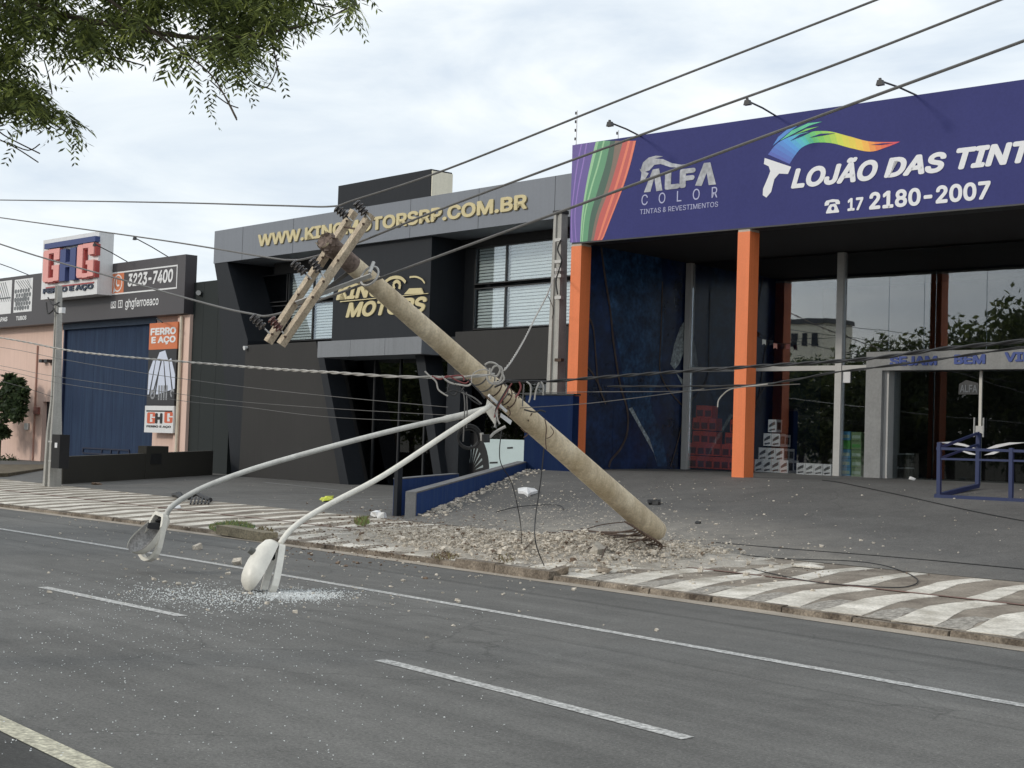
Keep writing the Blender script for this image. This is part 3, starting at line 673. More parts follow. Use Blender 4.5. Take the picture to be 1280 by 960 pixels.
for r_, (yb0, x0, n) in enumerate(((590.5, 985.5, 1), (576, 980, 1), (558.5, 975, 1))):
    carton(x0, yb0, 6, 15.5, VC+.3, M_wc, M_wc2, 'grey-white paint carton set back right of the stepped pile, %s row' % ['bottom','second','third'][r_], 'white paint cartons in a stepped pile', style=1)
for k in range(4): carton(995.5+k*11, 592.5+k*.55, 10.8, 14.5, VC, M_wc, M_wc2, 'white paint carton in the low row beside the stepped pile, %s from the left' % ordl(k), 'white paint cartons in the low row', style=1)
cb, cg, cp = flat('carton_blue', (70,140,180)), flat('carton_green', (70,150,70)), flat('carton_pale_green', (110,140,100))
for r_ in range(5):
    for c_ in range(2):
        body = (cb if r_ != 3 else cg) if c_ == 0 else cp
        carton(1050.5+c_*13.5, 594.6-r_*11.2+c_*.8, 13.0, 11, VC, body, flat('carton_pale', (150,175,160)) if r_ != 3 else cg, '%s paint box, %s column beside the grey portal, %s from the floor' % (['blue-green','pale green'][c_] if not (c_ == 0 and r_ == 3) else 'green', ['left','right'][c_], ordl(r_)), 'stacked green and blue paint boxes', 'paint_box', 'box', style=2)
M_can = mat('can_dark', (.035,.035,.035), .35, .4, 8, 30, 0); M_lid = mat('can_lid', (.40,.41,.42), .4, .08, 4, 20, 0)
for r_ in range(2):
    for c_ in range(3):
        x0 = 1108+c_*10.6; yb0 = 600.5-r_*17.6; u0, z0 = L.at(x0, yb0, VD+.15); u1 = L.at(x0+10.2, yb0, VD+.15)[0]; z1 = L.at(x0, yb0-16.5, VD+.15)[1]
        t = thing('paint_can', L.W((u0+u1)/2, VD+.25, z0), 'black paint can with pale lid inside the door, %s in the %s row' % (ordl(c_), ['lower','upper'][r_]), 'paint can', 'black paint cans inside the door')
        cx_ = (u0+u1)/2; rr = (u1-u0)/2*.97
        build('can', MB().tube([L.W(cx_, VD+.15+rr, z0), L.W(cx_, VD+.15+rr, z1-.03)], rr, 14), M_can, parent=t, smooth=False)
        build('lid', MB().tube([L.W(cx_, VD+.15+rr, z1-.03), L.W(cx_, VD+.15+rr, z1)], rr*1.02, 14), M_lid, parent=t)
# note on mullion
mb = MB().pbox(L, xm[3]+.01, L.at(1063,470,GV-.02)[0], GV-.03, GV-.018, L.at(1058,478.5,GV)[1], L.at(1058,463,GV)[1]); o = build('paper_notice', mb, M_print, label='small white paper notice taped to the shop glass right of the tall mullion', cat='notice')
# blue railing
rail = thing('ramp_railing', L.W(L.at(1225,615,-.6)[0], -.6, 1.0), 'dark blue tubular ramp railing in front of the glass shop doors', 'railing')
M_rail = mat('rail_blue', (.014,.026,.09), .4, .08, 3, 30, 0)
va = 1.3
for k_ in range(60):
    u_, z_ = L.at(1173, 622, va); w_ = L.W(u_, va, 0); va += .5*(-1 if gz(w_.x, w_.y) > z_ else 1)*.93**k_
print('RAIL v', va, z_, gz(w_.x, w_.y))
def Q(x, y, v=va): u, z = L.at(x, y, v); return L.W(u, v, z)
for nm, a, b, w_ in (('base_bar', Q(1169,621), Q(1345,630), .085), ('mid_rail', Q(1176,573.5), Q(1345,578), .035), ('top_rail', Q(1171,560.5), Q(1345,566), .045)): build(nm, MB().beam(a, b, w_, w_), M_rail, parent=rail)
for x, y0, y1 in ((1173,553,619), (1263,560,625), (1340,566,628)): build('post', MB().beam(Q(x+1.4,y0), Q(x-1.4+2,y1), .065, .065, upv=L.v), M_rail, parent=rail)
vb = va+1.25; ub = L.at(1222, 607, vb)[0]; bz = L.at(1222, 607, vb)[1]; a0 = Q(1171,620); b0 = L.W(ub, vb, bz)
build('base_bar', MB().beam(a0, b0, .08, .07), M_rail, parent=rail); ztop = a0.z+.95
build('post', MB().beam(b0, b0+Vector((0,0,.93)), .07, .07, upv=L.v), M_rail, parent=rail)
build('top_rail', MB().beam(Q(1173,560.5), b0+Vector((0,0,.93)), .04, .04), M_rail, parent=rail); build('mid_rail', MB().beam(Q(1174,573.5), b0+Vector((0,0,.73)), .035, .035), M_rail, parent=rail)
# bunting
ps = [(936,413),(945,419),(955,424),(969,429),(984,430),(993,428)]
bt = thing('bunting', L.W(*[L.at(960,425,GV-.15)[0], GV-.15, L.at(960,425,GV-.15)[1]]), 'short string of small pennants hung inside the upper shop window', 'bunting')
pp = [L.W(L.at(x,y,GV-.15)[0], GV-.15, L.at(x,y,GV-.15)[1]) for x, y in ps]; build('string', MB().tube(pp, .006, 5), M_frame, parent=bt)
for (x, y), c in (((938,414), (190,140,120)), ((955,424), (200,205,205)), ((969,429), (170,120,110)), ((985,430), (110,50,50))):
    mb = MB(); pxpoly(mb, L, [(x-2,y),(x+2.6,y+.3),(x+2.6,y+7.5),(x+.3,y+5.5),(x-2,y+7)], GV-.14, .008); build('pennant', mb, flat('pennant_%d' % x, c), parent=bt)
# ================================================================== DARK GREY CAR WORKSHOP BUILDING (middle)
kb_ = thing('car_workshop', K.W(-4, 4, .2), 'dark grey two-storey car workshop with slanted entrance frames behind the leaning pole', 'workshop building')
def at(P, x, y, v=0): return P.at(x, y, v)
zf0, zf1 = 7.21, 8.28; uL = at(K, 268, 300)[0]; uR = 5.2
mb = MB().pbox(K, uL, uR, 0, 1.7, zf0, zf1); build('top_band', mb, M_kgrey, parent=kb_)
for i in range(6):                                         # hairline joints of the cladding
    u = uL+(uR-uL)*(i+.5)/6+.3; mb = MB().pbox(K, u, u+.012, -.003, 0, zf0, zf1); build('cladding_joint', mb, M_kdark, parent=kb_)
mb = MB().pbox(K, uL+.6, uR, 1.7, 12, .1, 7.9); build('body', mb, M_kdark, parent=kb_)
zg = 4.45
lm = [at(K, x, y) for x, y in ((307.5,425),(395,423.5),(432,603.5),(298,598))]; lm = [(a, max(b, 0)) for a, b in lm]; lm[2] = (lm[2][0], .05); lm[3] = (lm[3][0], .0); lm[0] = (lm[0][0], zg); lm[1] = (lm[1][0], zg)
build('ground_floor_wall', MB().prism(K, lm, 0, 1.69), M_kbrown, parent=kb_)
pts = [at(K, x, y) for x, y in ((267,328),(283,326.5),(309,425),(299,600),(289,600),(271,352))]
build('slanted_corner', MB().prism(K, pts, .02, 1.69), M_kdark, parent=kb_)
# centre panel and logo
cpn = [at(K, x, y, .15) for x, y in ((418,330),(540,297),(540,421),(418,424))]
build('centre_panel', MB().pbox(K, cpn[0][0], cpn[1][0], .15, 1.69, 4.44, zf0-.002), M_kdark, parent=kb_)
build('upper_right_wall', MB().pbox(K, at(K,590,300,1.2)[0]-1.2, at(K,590,300,1.2)[0]-.02, 1.35, 1.69, zg, zf0-.002), M_frame, parent=kb_)
zcan0, zcan1 = 3.97, 4.44
u0, u1 = at(K,397,435,-.5)[0], at(K,527,435,-.5)[0]
zc0, zc1 = at(K,397,447,-.5)[1], at(K,397,427,-.5)[1]
for i in range(3):
    a = u0+(u1-u0)*i/3; b = u0+(u1-u0)*(i+1)/3-.012; build('canopy_panel', MB().pbox(K, a, b, -.5, 1.2, zc0, zc1), M_kcan, parent=kb_)
# slanted frames of the entrance
for q in (((397.5,447),(405,447),(437,604),(426,604)), ((519,443.5),(530,443),(556,606),(546,606))):
    pq = [at(K, x, y, -.1) for x, y in q]; pq[2] = (pq[2][0], .15); pq[3] = (pq[3][0], .15); build('slanted_frame', MB().prism(K, pq, -.1, .5), M_kdark, parent=kb_)
pq = [at(K, x, y, .1) for x, y in ((560,440),(577,440),(577,610),(560,610))]; build('pillar', MB().pbox(K, pq[0][0], pq[1][0], .1, .5, .15, 4.4), M_kdark, parent=kb_)
# entrance recess: dark inner wall and panes
ue0, ue1 = at(K,405,500,.9)[0], at(K,560,500,.9)[0]
um = [ue0-1.2]+[at(K, x, 500, .9)[0] for x in (468, 500, 532)]+[ue1+.6]
for i, (a, b) in enumerate(zip(um[:-1], um[1:])):
    build('glass_pane', MB().pbox(K, a+.03, b-.03, .9, .915, .25, 4.2), GL_d, parent=kb_)
    build('window_frame', MB().pbox(K, b-.028, b+.028, .86, .96, .25, 4.2), M_frame, parent=kb_)
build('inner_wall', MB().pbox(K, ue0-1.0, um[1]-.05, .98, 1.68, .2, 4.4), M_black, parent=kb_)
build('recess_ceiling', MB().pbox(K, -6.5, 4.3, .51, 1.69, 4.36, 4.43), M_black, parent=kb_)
# right part: plain wall over the shop window
ur0 = at(K,568.5,440,.05)[0]; build('first_floor_wall', MB().pbox(K, ur0, uR-.1, .05, 1.69, at(K,600,475,.05)[1], 4.52), M_kbrown, parent=kb_)
us0, us1 = at(K,577,560,.5)[0], at(K,660,560,.5)[0]; zt = at(K,600,475,.05)[1]-.01
build('shop_window', MB().pbox(K, us0, uR-.2, .55, .565, .3, zt), GL_d, parent=kb_)
zp1 = at(K,640,549.5,.5)[1]; zp0 = .55
po = build('poster', MB().pbox(K, us0+.03, at(K,657.5,570,.5)[0], .50, .53, zp0, zp1), flat('poster_white', (190,205,205), .4), parent=kb_)
tm = MB()
cx_, cz_ = at(K, 588.5, 590, .497)
tm.prism(K, [(cx_+1.0*math.cos(a)*.75, cz_+1.05*math.sin(a)) for a in np.linspace(-.15, math.pi*.86, 20)]+[(cx_-.55, cz_-.1)], .494, .4995)
build('poster_print', tm, flat('poster_black', (28,28,30)), parent=po)
tm = MB()
for k in range(9):
    a = .25+k*.27; tm.prism(K, [(cx_+r_*math.cos(a+d)*.72, cz_+r_*math.sin(a+d)) for r_, d in ((.25,0),(.72,-.05),(.72,.04))], .489, .493)
build('poster_spokes', tm, flat('poster_grey', (150,160,160)), parent=po)
tm = MB()
for x, y, w_ in ((598,560,4),(634,559,7),(612,577.5,10)): pxpoly(tm, K, [(x,y),(x+w_,y-.4),(x+w_,y+1.6),(x,y+2)], .495, .003)
build('poster_marks', tm, flat('poster_black', (28,28,30)), parent=po)
# windows with blinds: upper left and upper right
def blindwin(x0, x1, z0, z1, v, nm='window', glass=GL_k, blinds=True, trans=None):
    ua, ub = at(K, x0, 380, v)[0], at(K, x1, 380, v)[0]
    f = MB(); t_ = .03
    for a, b, c, d in ((ua,ub,z0,z0+t_),(ua,ub,z1-t_,z1)): f.pbox(K, a, b, v, v+.1, c, d)
    f.pbox(K, ua, ua+t_, v+.001, v+.099, z0+t_, z1-t_); f.pbox(K, ub-t_, ub, v+.001, v+.099, z0+t_, z1-t_)
    wn = build(nm, f, M_frame, parent=kb_)
    build('pane', MB().pbox(K, ua+t_, ub-t_, v+.02, v+.032, z0+t_, z1-t_), glass, parent=wn)
    if blinds:
        s = MB(); z = z0+.06
        while z < z1-.05:
            s.add([K.W(ua+.05, v+.10, z), K.W(ub-.05, v+.10, z), K.W(ub-.05, v+.13, z+.070), K.W(ua+.05, v+.13, z+.070)], [(0,1,2,3)])
            s.add([K.W(ua+.05, v+.10, z-.004), K.W(ub-.05, v+.10, z-.004), K.W(ub-.05, v+.13, z-.004), K.W(ua+.05, v+.13, z-.004)], [(0,1,2,3)]); z += .088
        b = build('blind', s, M_blind, parent=wn); b['kind'] = 'stuff'
    return wn
vw = 1.25; zA = at(K,600,412,vw)[1]; zB1 = at(K,600,360,vw)[1]; zB0 = at(K,600,355.5,vw)[1]; zT = at(K,593,310,vw)[1]
for a, b in ((592, 631), (631, 690), (690, 722)):
    blindwin(a, b, zB0, zT, vw); blindwin(a, b, zA, zB1, vw)
blindwin(360, 391, zA-.05, zB1, vw); blindwin(391, 418, zA-.05, zB1, vw); blindwin(360, 391, zB0, zT-.1, vw); blindwin(391, 418, zB0, zT-.1, vw)
blindwin(313, 358, zA-.05, zB1, vw, glass=GL_d, blinds=False); blindwin(313, 358, zB0, zT-.1, vw, glass=GL_d, blinds=False)
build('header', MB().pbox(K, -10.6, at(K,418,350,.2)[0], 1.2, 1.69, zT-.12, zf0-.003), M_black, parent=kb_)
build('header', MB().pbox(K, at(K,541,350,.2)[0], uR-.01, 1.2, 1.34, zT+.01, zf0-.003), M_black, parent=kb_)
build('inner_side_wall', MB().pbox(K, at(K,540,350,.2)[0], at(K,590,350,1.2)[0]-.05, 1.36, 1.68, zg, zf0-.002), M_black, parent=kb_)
# lettering: every raised letter a part
ml = text_mb('WWW.KINGMOTORSRP.COM.BR', K, (323,308.6), (659.5,261.5), -.001, .03, .030, lt=(323,293.8), isl=True)
z0_ = at(K, 327, 308.5, -.06)[1]
web = thing('web_address_sign', K.W(-3, -.06, z0_), 'raised gold letters of a web address along the grey top band of the car workshop', 'sign')
for m in ml:
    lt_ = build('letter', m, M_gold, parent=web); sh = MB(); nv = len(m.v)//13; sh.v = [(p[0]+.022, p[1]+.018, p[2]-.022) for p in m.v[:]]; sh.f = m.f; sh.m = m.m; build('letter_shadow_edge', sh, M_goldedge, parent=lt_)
logo = thing('gold_logo_sign', K.W(at(K,480,380)[0], .1, 5), 'gold workshop logo with two words and a car outline on the dark centre panel', 'sign')
def goldtext(s, lb, lt, rb, shear=.25):
    m = text_mb(s, K, lb, rb, .149, .03, .035, shear, lt=lt, isl=True)
    for q in m: build('letter', q, M_gold, parent=logo)
goldtext('KING', (421,375.4), (425,356.5), (480,368)); goldtext('MOTORS', (433,397.3), (436,378.6), (534,387))
mm = MB(); pxpoly(mm, K, [(426,376.6),(536,366.4),(536,367.2),(426,377.8)], .12, .03); pxpoly(mm, K, [(506,368),(512.5,360.6),(527.5,360),(530.5,367)], .12, .03); build('car_roof_shape', mm, M_gold, parent=logo)
mm = MB(); stroke(mm, K, sm([(512,346.5),(520,346),(527,349),(531,354)]), .11, .05); stroke(mm, K, sm([(482,352),(488,348),(495,346.5),(502,348),(507,353)]), .11, .09); stroke(mm, K, sm([(493,361),(492,355),(496,351.5),(500,355),(499,361)]), .11, .10); build('gauge_arc', mm, M_gold, parent=logo)
# roof block
vt = 3.2; ut0, zt1 = at(K,423,232.5,vt); ut1 = at(K,539.3,211.5,vt)[0]; vd = K.at_u(565.7,216.5,ut1)[0]
tw = thing('roof_tower', K.W((ut0+ut1)/2, vt, 7.9), 'dark roof block with a cream side wall rising above the grey top band', 'roof block')
build('front_wall', MB().pbox(K, ut0, ut1-.02, vt, vd, 7.9, zt1), M_kdark, parent=tw); build('cream_side', MB().pbox(K, ut1-.018, ut1+.02, vt+.03, vd, 7.9, zt1-.05), M_cream, parent=tw)

# dark green-grey wall left of the workshop
ug0, ug1 = at(K,234,450,.6)[0], at(K,289,450,.6)[0]; ztg = at(K,250,352.5,.6)[1]
gw = thing('side_building_wall', K.W((ug0+ug1)/2, .6, .2), 'tall dark green-grey wall between the pink shop and the car workshop', 'wall')
n = 3
for i in range(n):
    a = ug0+(ug1-ug0)*i/n; b = ug0+(ug1-ug0)*(i+1)/n-.01; build('wall_panel', MB().pbox(K, a, b, .6, 6, .1, ztg), M_green, parent=gw)
wl = build('wall_lamp', MB().tube([K.W(*(at(K,248,366,.45)[0],.45,at(K,248,366,.45)[1])), K.W(at(K,248,366,.6)[0],.6,at(K,248,366,.6)[1])], .09, 8), M_alu, label='small pale wall lamp near the top of the dark green-grey wall', cat='wall lamp')
sl_ = at(K,305,435,-.12); build('security_light', MB().tube([K.W(sl_[0],-.12,sl_[1]), K.W(sl_[0],0.02,sl_[1]+.03)], [.07,.04], 10), M_signwhite, label='small white round light at the lower left corner of the workshop front', cat='light')

# ================================================================== PINK STEEL SHOP (left)
gh = thing('steel_shop', G.W(-6, 2, .1), 'pink single-storey steel shop with a big blue gate at the left edge', 'shop building')
VW = .5; zgb, zgt = 5.68, 7.71; uGR = at(G,229.5,391.7)[0]
zl = .08; zwt = 6.0
ugd0, ugd1 = at(G,76,500,VW)[0], at(G,193,480,VW)[0]; zgh0 = at(G,100,411,VW)[1]
ud0, ud1, zd = at(G,52,540,VW)[0], at(G,66,540,VW)[0], at(G,58,502,VW)[1]
U0 = -26
mb = MB().pbox(G, U0, ud0, VW, VW+.25, zl-.1, zwt); build('wall', mb, M_pink, parent=gh)
mb = MB().pbox(G, ud0, ud1, VW, VW+.25, zd, zwt); build('wall', mb, M_pink, parent=gh)
mb = MB().pbox(G, ud1, ugd0, VW, VW+.25, zl-.1, zwt); build('wall', mb, M_pink, parent=gh)
mb = MB().pbox(G, ugd1, uGR+.2, VW, VW+.25, zl-.1, zwt); build('wall', mb, M_pink, parent=gh)
mb = MB().pbox(G, at(G,219,480,VW-.25)[0], uGR+.02, VW-.25, VW-.001, zl-.1, 5.66); build('pilaster', mb, M_pink, parent=gh)
d = MB().pbox(G, ud0, ud1, VW+.18, VW+.22, zl-.1, zd); build('door', d, mat('door_dark', (.02,.022,.03), .6, .1, 1, 20, 0), parent=gh)
npn = 9
for i in range(npn):
    a = ugd0+(ugd1-ugd0)*i/npn+.004; b = ugd0+(ugd1-ugd0)*(i+1)/npn-.004; build('gate_panel', MB().pbox(G, a, b, VW+.10, VW+.16, zl-.1, zgh0), M_blue, parent=gh)
build('gate_header', MB().pbox(G, ugd0, ugd1, VW-.04, VW+.2, zgh0+.002, zwt), mat('gate_header_blue', (.045,.075,.13), .6, .08, 1, 20, 0), parent=gh)
build('gate_jamb', MB().pbox(G, ugd0, ugd0+.09, VW+.0, VW+.099, zl-.1, zgh0), mat('gate_jamb_blue', (.012,.02,.06), .6, .08, 1, 20, 0), parent=gh)
gr = MB(); ga = [at(G,x,570,VW+.07) for x in (103,126.5,138,147.5,161)]; z0 = at(G,103,567,VW+.07)[1]; z1 = at(G,103,559,VW+.07)[1]
gr.pbox(G, ga[0][0], ga[4][0], VW+.06, VW+.085, z1-.05, z1); gr.pbox(G, ga[0][0], ga[4][0], VW+.06, VW+.085, z0, z0+.05)
for q in ga: gr.pbox(G, q[0]-.03, q[0]+.03, VW+.06, VW+.085, z0+.051, z1-.051)
build('gate_grille', gr, mat('grille_navy', (.008,.014,.04), .6), parent=gh)
build('roof', MB().pbox(G, U0, uGR, .8, 12, zwt+.002, 6.6), M_roof, parent=gh); build('back_wall', MB().pbox(G, U0, uGR-.01, 11.5, 12, 0, 5.9), M_pink, parent=gh)
build('side_return', MB().pbox(G, uGR-.25, uGR+.18, VW+.26, 11.4, 0, 5.99), M_pink, parent=gh)
dp = [G.W(at(G,225,450,VW-.32)[0], VW-.32, z) for z in (.1, 5.6)]; build('drain_pipe', MB().tube(dp, .06, 10), mat('pipe_cream', (.66,.58,.46), .5), parent=gh)
dp = [G.W(at(G,47,430,VW-.04)[0], VW-.04, z) for z in (.1, 4.9)]; build('drain_pipe', MB().tube(dp, .035, 8), mat('pipe_pink', (.45,.25,.19), .7), parent=gh)
build('meter_box', MB().pbox(G, at(G,44.5,515,VW)[0], at(G,50,515,VW)[0], VW-.1, VW, at(G,47,518,VW)[1], at(G,47,509,VW)[1]), mat('box_red', (.25,.10,.08), .6), parent=gh)
build('intercom', MB().pbox(G, at(G,32,532,VW)[0], at(G,37,532,VW)[0], VW-.06, VW, at(G,34,537,VW)[1], at(G,34,529,VW)[1]), M_alu, parent=gh)
for x in (57.5, 64): build('security_camera', MB().pbox(G, at(G,x-1.8,452,VW)[0], at(G,x+1.8,452,VW)[0], VW-.25, VW, at(G,x,453.5,VW)[1], at(G,x,449.5,VW)[1]), M_frame, parent=gh)
# sign band
sb = thing('shop_sign', G.W(-6, 0, zgb), 'long dark grey sign band with a boxed phone number above the blue gate', 'sign')
build('sign_board', MB().pbox(G, U0, uGR, 0, .45, zgb, zgt), M_ghg, parent=sb)
M_pw = flat('print_soft_white', (225,225,225)); M_po = flat('print_orange', (205,120,80))
def gq(pts, v=-.004, d_=.003): return pxpoly(MB(), G, pts, v, d_)
fr = MB()
a0, b0 = at(G,140.3,339.5)[0], at(G,222.3,331)[0]; zt_, zb_ = at(G,222.5,330.8)[1], at(G,221.5,360.6)[1]; th = .05
for c in ((a0,b0,zt_-th,zt_),(a0,b0,zb_,zb_+th),(a0,a0+th,zb_+th,zt_-th),(b0-th,b0,zb_+th,zt_-th)): fr.pbox(G, c[0], c[1], -.008, -.001, c[2], c[3])
build('phone_frame', fr, M_pw, parent=sb)
usq = at(G,155,350)[0]; build('orange_square', MB().pbox(G, a0+th, usq, -.004, -.001, zb_+th, zt_-th), M_po, parent=sb)
cx_, cz_ = (a0+usq)/2+.02, (zt_+zb_)/2
def ringpoly(mb, P, cx, cz, r0, r1, v, n=18, a0_=0, a1_=2*math.pi, sx=1):
    for i in range(n):
        a, b = a0_+(a1_-a0_)*i/n, a0_+(a1_-a0_)*(i+1)/n
        mb.add([P.W(cx+r0*math.cos(a)*sx, v, cz+r0*math.sin(a)), P.W(cx+r1*math.cos(a)*sx, v, cz+r1*math.sin(a)), P.W(cx+r1*math.cos(b)*sx, v, cz+r1*math.sin(b)), P.W(cx+r0*math.cos(b)*sx, v, cz+r0*math.sin(b))], [(0,1,2,3)])
wa = MB(); ringpoly(wa, G, cx_, cz_, .27, .32, -.008); ringpoly(wa, G, cx_+.02, cz_+.04, .10, .17, -.008, 8, 2.4, 5.4); wa.add([G.W(cx_-.33,-.008,cz_-.34), G.W(cx_-.14,-.008,cz_-.29), G.W(cx_-.28,-.008,cz_-.14)], [(0,1,2)])
build('phone_emblem', wa, M_pw, parent=sb)
build('lettering', text_mb('3223-7400', G, (159.6,358.4), (216,353.5), -.006, .003, .03, .12, lt=(160,342.5)), M_pw, parent=sb)
build('lettering', text_mb('ghgferroeaco', G, (156.5,384.6), (198,382), -.006, .003, .012, lt=(156.6,374)), M_pw, parent=sb)
ic = MB()
def icon(x0, x1, y0, y1):
    a, zb2 = at(G, x0, y1); b, zt2 = at(G, x1, y0+(-.0)); t2 = .035
    for c in ((a,b,zt2-t2,zt2),(a,b,zb2,zb2+t2),(a,a+t2,zb2+t2,zt2-t2),(b-t2,b,zb2+t2,zt2-t2)): ic.pbox(G, c[0], c[1], -.006, -.001, c[2], c[3])
    return (a+b)/2, (zb2+zt2)/2
c1 = icon(138.6,145.2,376.6,385.6); ringpoly(ic, G, c1[0], c1[1], .05, .09, -.006, 10); icon(147.6,153.4,375,385)
build('icons', ic, M_pw, parent=sb); build('lettering', text_mb('f', G, (149.6,383.5), (151.8,377), -.006, .003, .02), M_pw, parent=sb)
build('lettering', text_mb('TUBOS', G, (20,400.6), (33,399.7), -.006, .003, .03, lt=(20,395.5)), M_pw, parent=sb); build('lettering', text_mb('CHAPAS', G, (-9,403), (9.3,401.5), -.006, .003, .03, lt=(-9,397.6)), M_pw, parent=sb)
for (xa, xb, y0a, y1a), sd in (((17.8,40.5,349.5,391.5), 1), ((-9,14.5,352.5,394.5), 2)):
    ua, ub = at(G,xa,370)[0], at(G,xb,370)[0]; z1_, z0_ = at(G,xa,y0a+.6)[1], at(G,xa,y1a-.6)[1]
    pic = build('steel_picture', MB().pbox(G, ua, ub, -.008, -.001, z0_, z1_), M_pw, parent=sb)
    q = MB(); rr = random.Random(sd)
    if sd == 1:
        for i in range(6):
            for j in range(5):
                cu, cz = ua+.12+(ub-ua-.24)*(i+.5*(j%2)+.1)/6, z0_+.1+(z1_-z0_-.2)*(j+.4)/6.6; s_ = rr.uniform(.085,.115)
                q.prism(G, [(cu+s_*math.cos(a)*1.15, cz+s_*math.sin(a)) for a in (.4,1.3,2.6,3.7,4.8,5.6)], -.013, -.0085)
    for i in range(6):
        q.prism(G, [(ua+.1+i*.2, z1_-.05), (ua+.16+i*.2, z1_-.05), (min(ub-.05,ua+.75+i*.2), z0_+.9 if sd == 1 else z0_+.5), (min(ub-.08,ua+.7+i*.2), z0_+.9 if sd == 1 else z0_+.5)], -.013, -.0085)
    if sd == 2: q.pbox(G, ua+.05, ub-.05, -.013, -.0085, z0_+.62, z0_+.68)
    build('picture_print', q, flat('steel_grey', (105,108,110)), parent=pic)
for hd, ft, lab in (((168,297),(208,322),'floodlight on a thin arm above the sign band, right of the white box sign'), ((118,305),(156,327.5),'floodlight arm above the sign band just right of the white box sign'), ((-8,327),(34,344.5),'floodlight arm above the sign band at the left edge of the photo')):
    lamp_arm(G, hd, ft, 0.0, lab, 'floodlights above the dark sign band')
# white box sign with big letters
bx = thing('box_sign', G.W(at(G,90,330,-.6)[0], -.6, zgb), 'white box sign with large pink and blue raised letters standing over the dark sign band', 'sign')
VB = -.6; ubx0, zbt = at(G,54.3,300.5,VB); ubx1 = at(G,124.3,290,VB)[0]; zbb = at(G,52,374.6,VB)[1]
build('box', MB().pbox(G, ubx0, ubx1, VB, -.01, zbb, zbt), M_signwhite, parent=bx)
M_gp = flat('letter_pink', (228,160,152)); M_gr = flat('letter_red_edge', (165,70,66)); M_gb = flat('letter_royal', (52,66,118))
def blockG(x0, x1, yt, yb0):
    ua, zt2 = at(G, x0, yt, VB-.18); ub, _ = at(G, x1, yt-2, VB-.18); zb2 = at(G, x0, yb0, VB-.18)[1]; w_ = ub-ua; h_ = zt2-zb2; t2 = w_*.34; mb = MB()
    c = .12*w_
    outer = [(0,c*1.3),(c,0),(w_*.62,0),(w_*.75,t2*.5),(w_*.8,0),(w_,0),(w_,h_*.50),(w_*.5,h_*.50),(w_*.5,h_*.38),(w_-t2,h_*.38),(w_-t2,h_*.13),(w_*.5,h_*.10),(t2,h_*.13),(t2,h_*.87),(w_*.5,h_*.90),(w_-t2,h_*.87),(w_-t2,h_*.68),(w_,h_*.68),(w_,h_-c*1.3),(w_-c,h_),(c,h_),(0,h_-c*1.3)]
    P_ = [(ua+a, zb2+b) for a, b in outer]
    # split the concave outline into slabs
    def slab(a0, a1, b0, b1): mb.pbox(G, ua+a0, ua+a1, VB-.18, VB-.001, zb2+b0, zb2+b1)
    slab(0, t2, .06*h_, .94*h_); slab(t2+.0005, w_, .90*h_ -.03*h_, h_); slab(.04*w_, t2*.98, .94*h_+.0005, .985*h_); slab(w_-t2, w_*.999, .66*h_, .87*h_-.0005)
    slab(t2+.0005, w_-t2-.0005, 0, .13*h_); slab(w_-t2, w_, .0+.02*h_, .50*h_); slab(.55*w_, w_-t2-.0005, .38*h_, .495*h_); slab(.04*w_, t2*.98, .015*h_, .06*h_-.0005)
    return mb
for x0, x1, yt, yb0 in ((54.5,74.5,313,353.5), (96.8,117.5,306,348)):
    m = blockG(x0, x1, yt, yb0); lt = build('letter', m, M_gp, parent=bx)
    s = MB(); s.v = [(p[0]+G.u.x*.07-0*.1, p[1]+G.u.y*.07+.05, p[2]-.04) for p in m.v]; s.f = m.f; s.m = m.m; build('letter_edge', s, M_gr, parent=lt)
hb = MB(); a, zt2 = at(G,75.5,312,VB-.18); b, _ = at(G,95,309,VB-.18); zb2 = at(G,76,351.5,VB-.18)[1]; w_ = b-a; h_ = zt2-zb2
hb.pbox(G, a, a+.36*w_, VB-.18, VB-.001, zb2, zt2); hb.pbox(G, b-.36*w_, b, VB-.18, VB-.001, zb2, zt2); hb.pbox(G, a+.361*w_, b-.361*w_, VB-.179, VB-.001, zb2+.42*h_, zb2+.58*h_)
build('letter', hb, M_gb, parent=bx)
tb = MB(); a, zt3 = at(G,55.5,305,VB-.2); b = at(G,119,297,VB-.2)[0]; zb3 = at(G,55.5,311.5,VB-.2)[1]; tb.pbox(G, a, b, VB-.2, VB-.001, zb3, zt3); build('letter_bar', tb, M_gb, parent=bx)
rb_ = MB(); a, z_ = at(G,57,360,VB-.03); b = at(G,117,351,VB-.03)[0]; rb_.pbox(G, a, b, VB-.03, VB-.001, z_-.02, z_+.03); build('red_rule', rb_, flat('red_rule', (170,80,80)), parent=bx)
build('lettering', text_mb('FERRO E AÇO', G, (54.5,367.5), (117,362), VB-.002, .04, .045, lt=(54.5,361.3)), flat('letter_navy2', (38,52,74)), parent=bx)
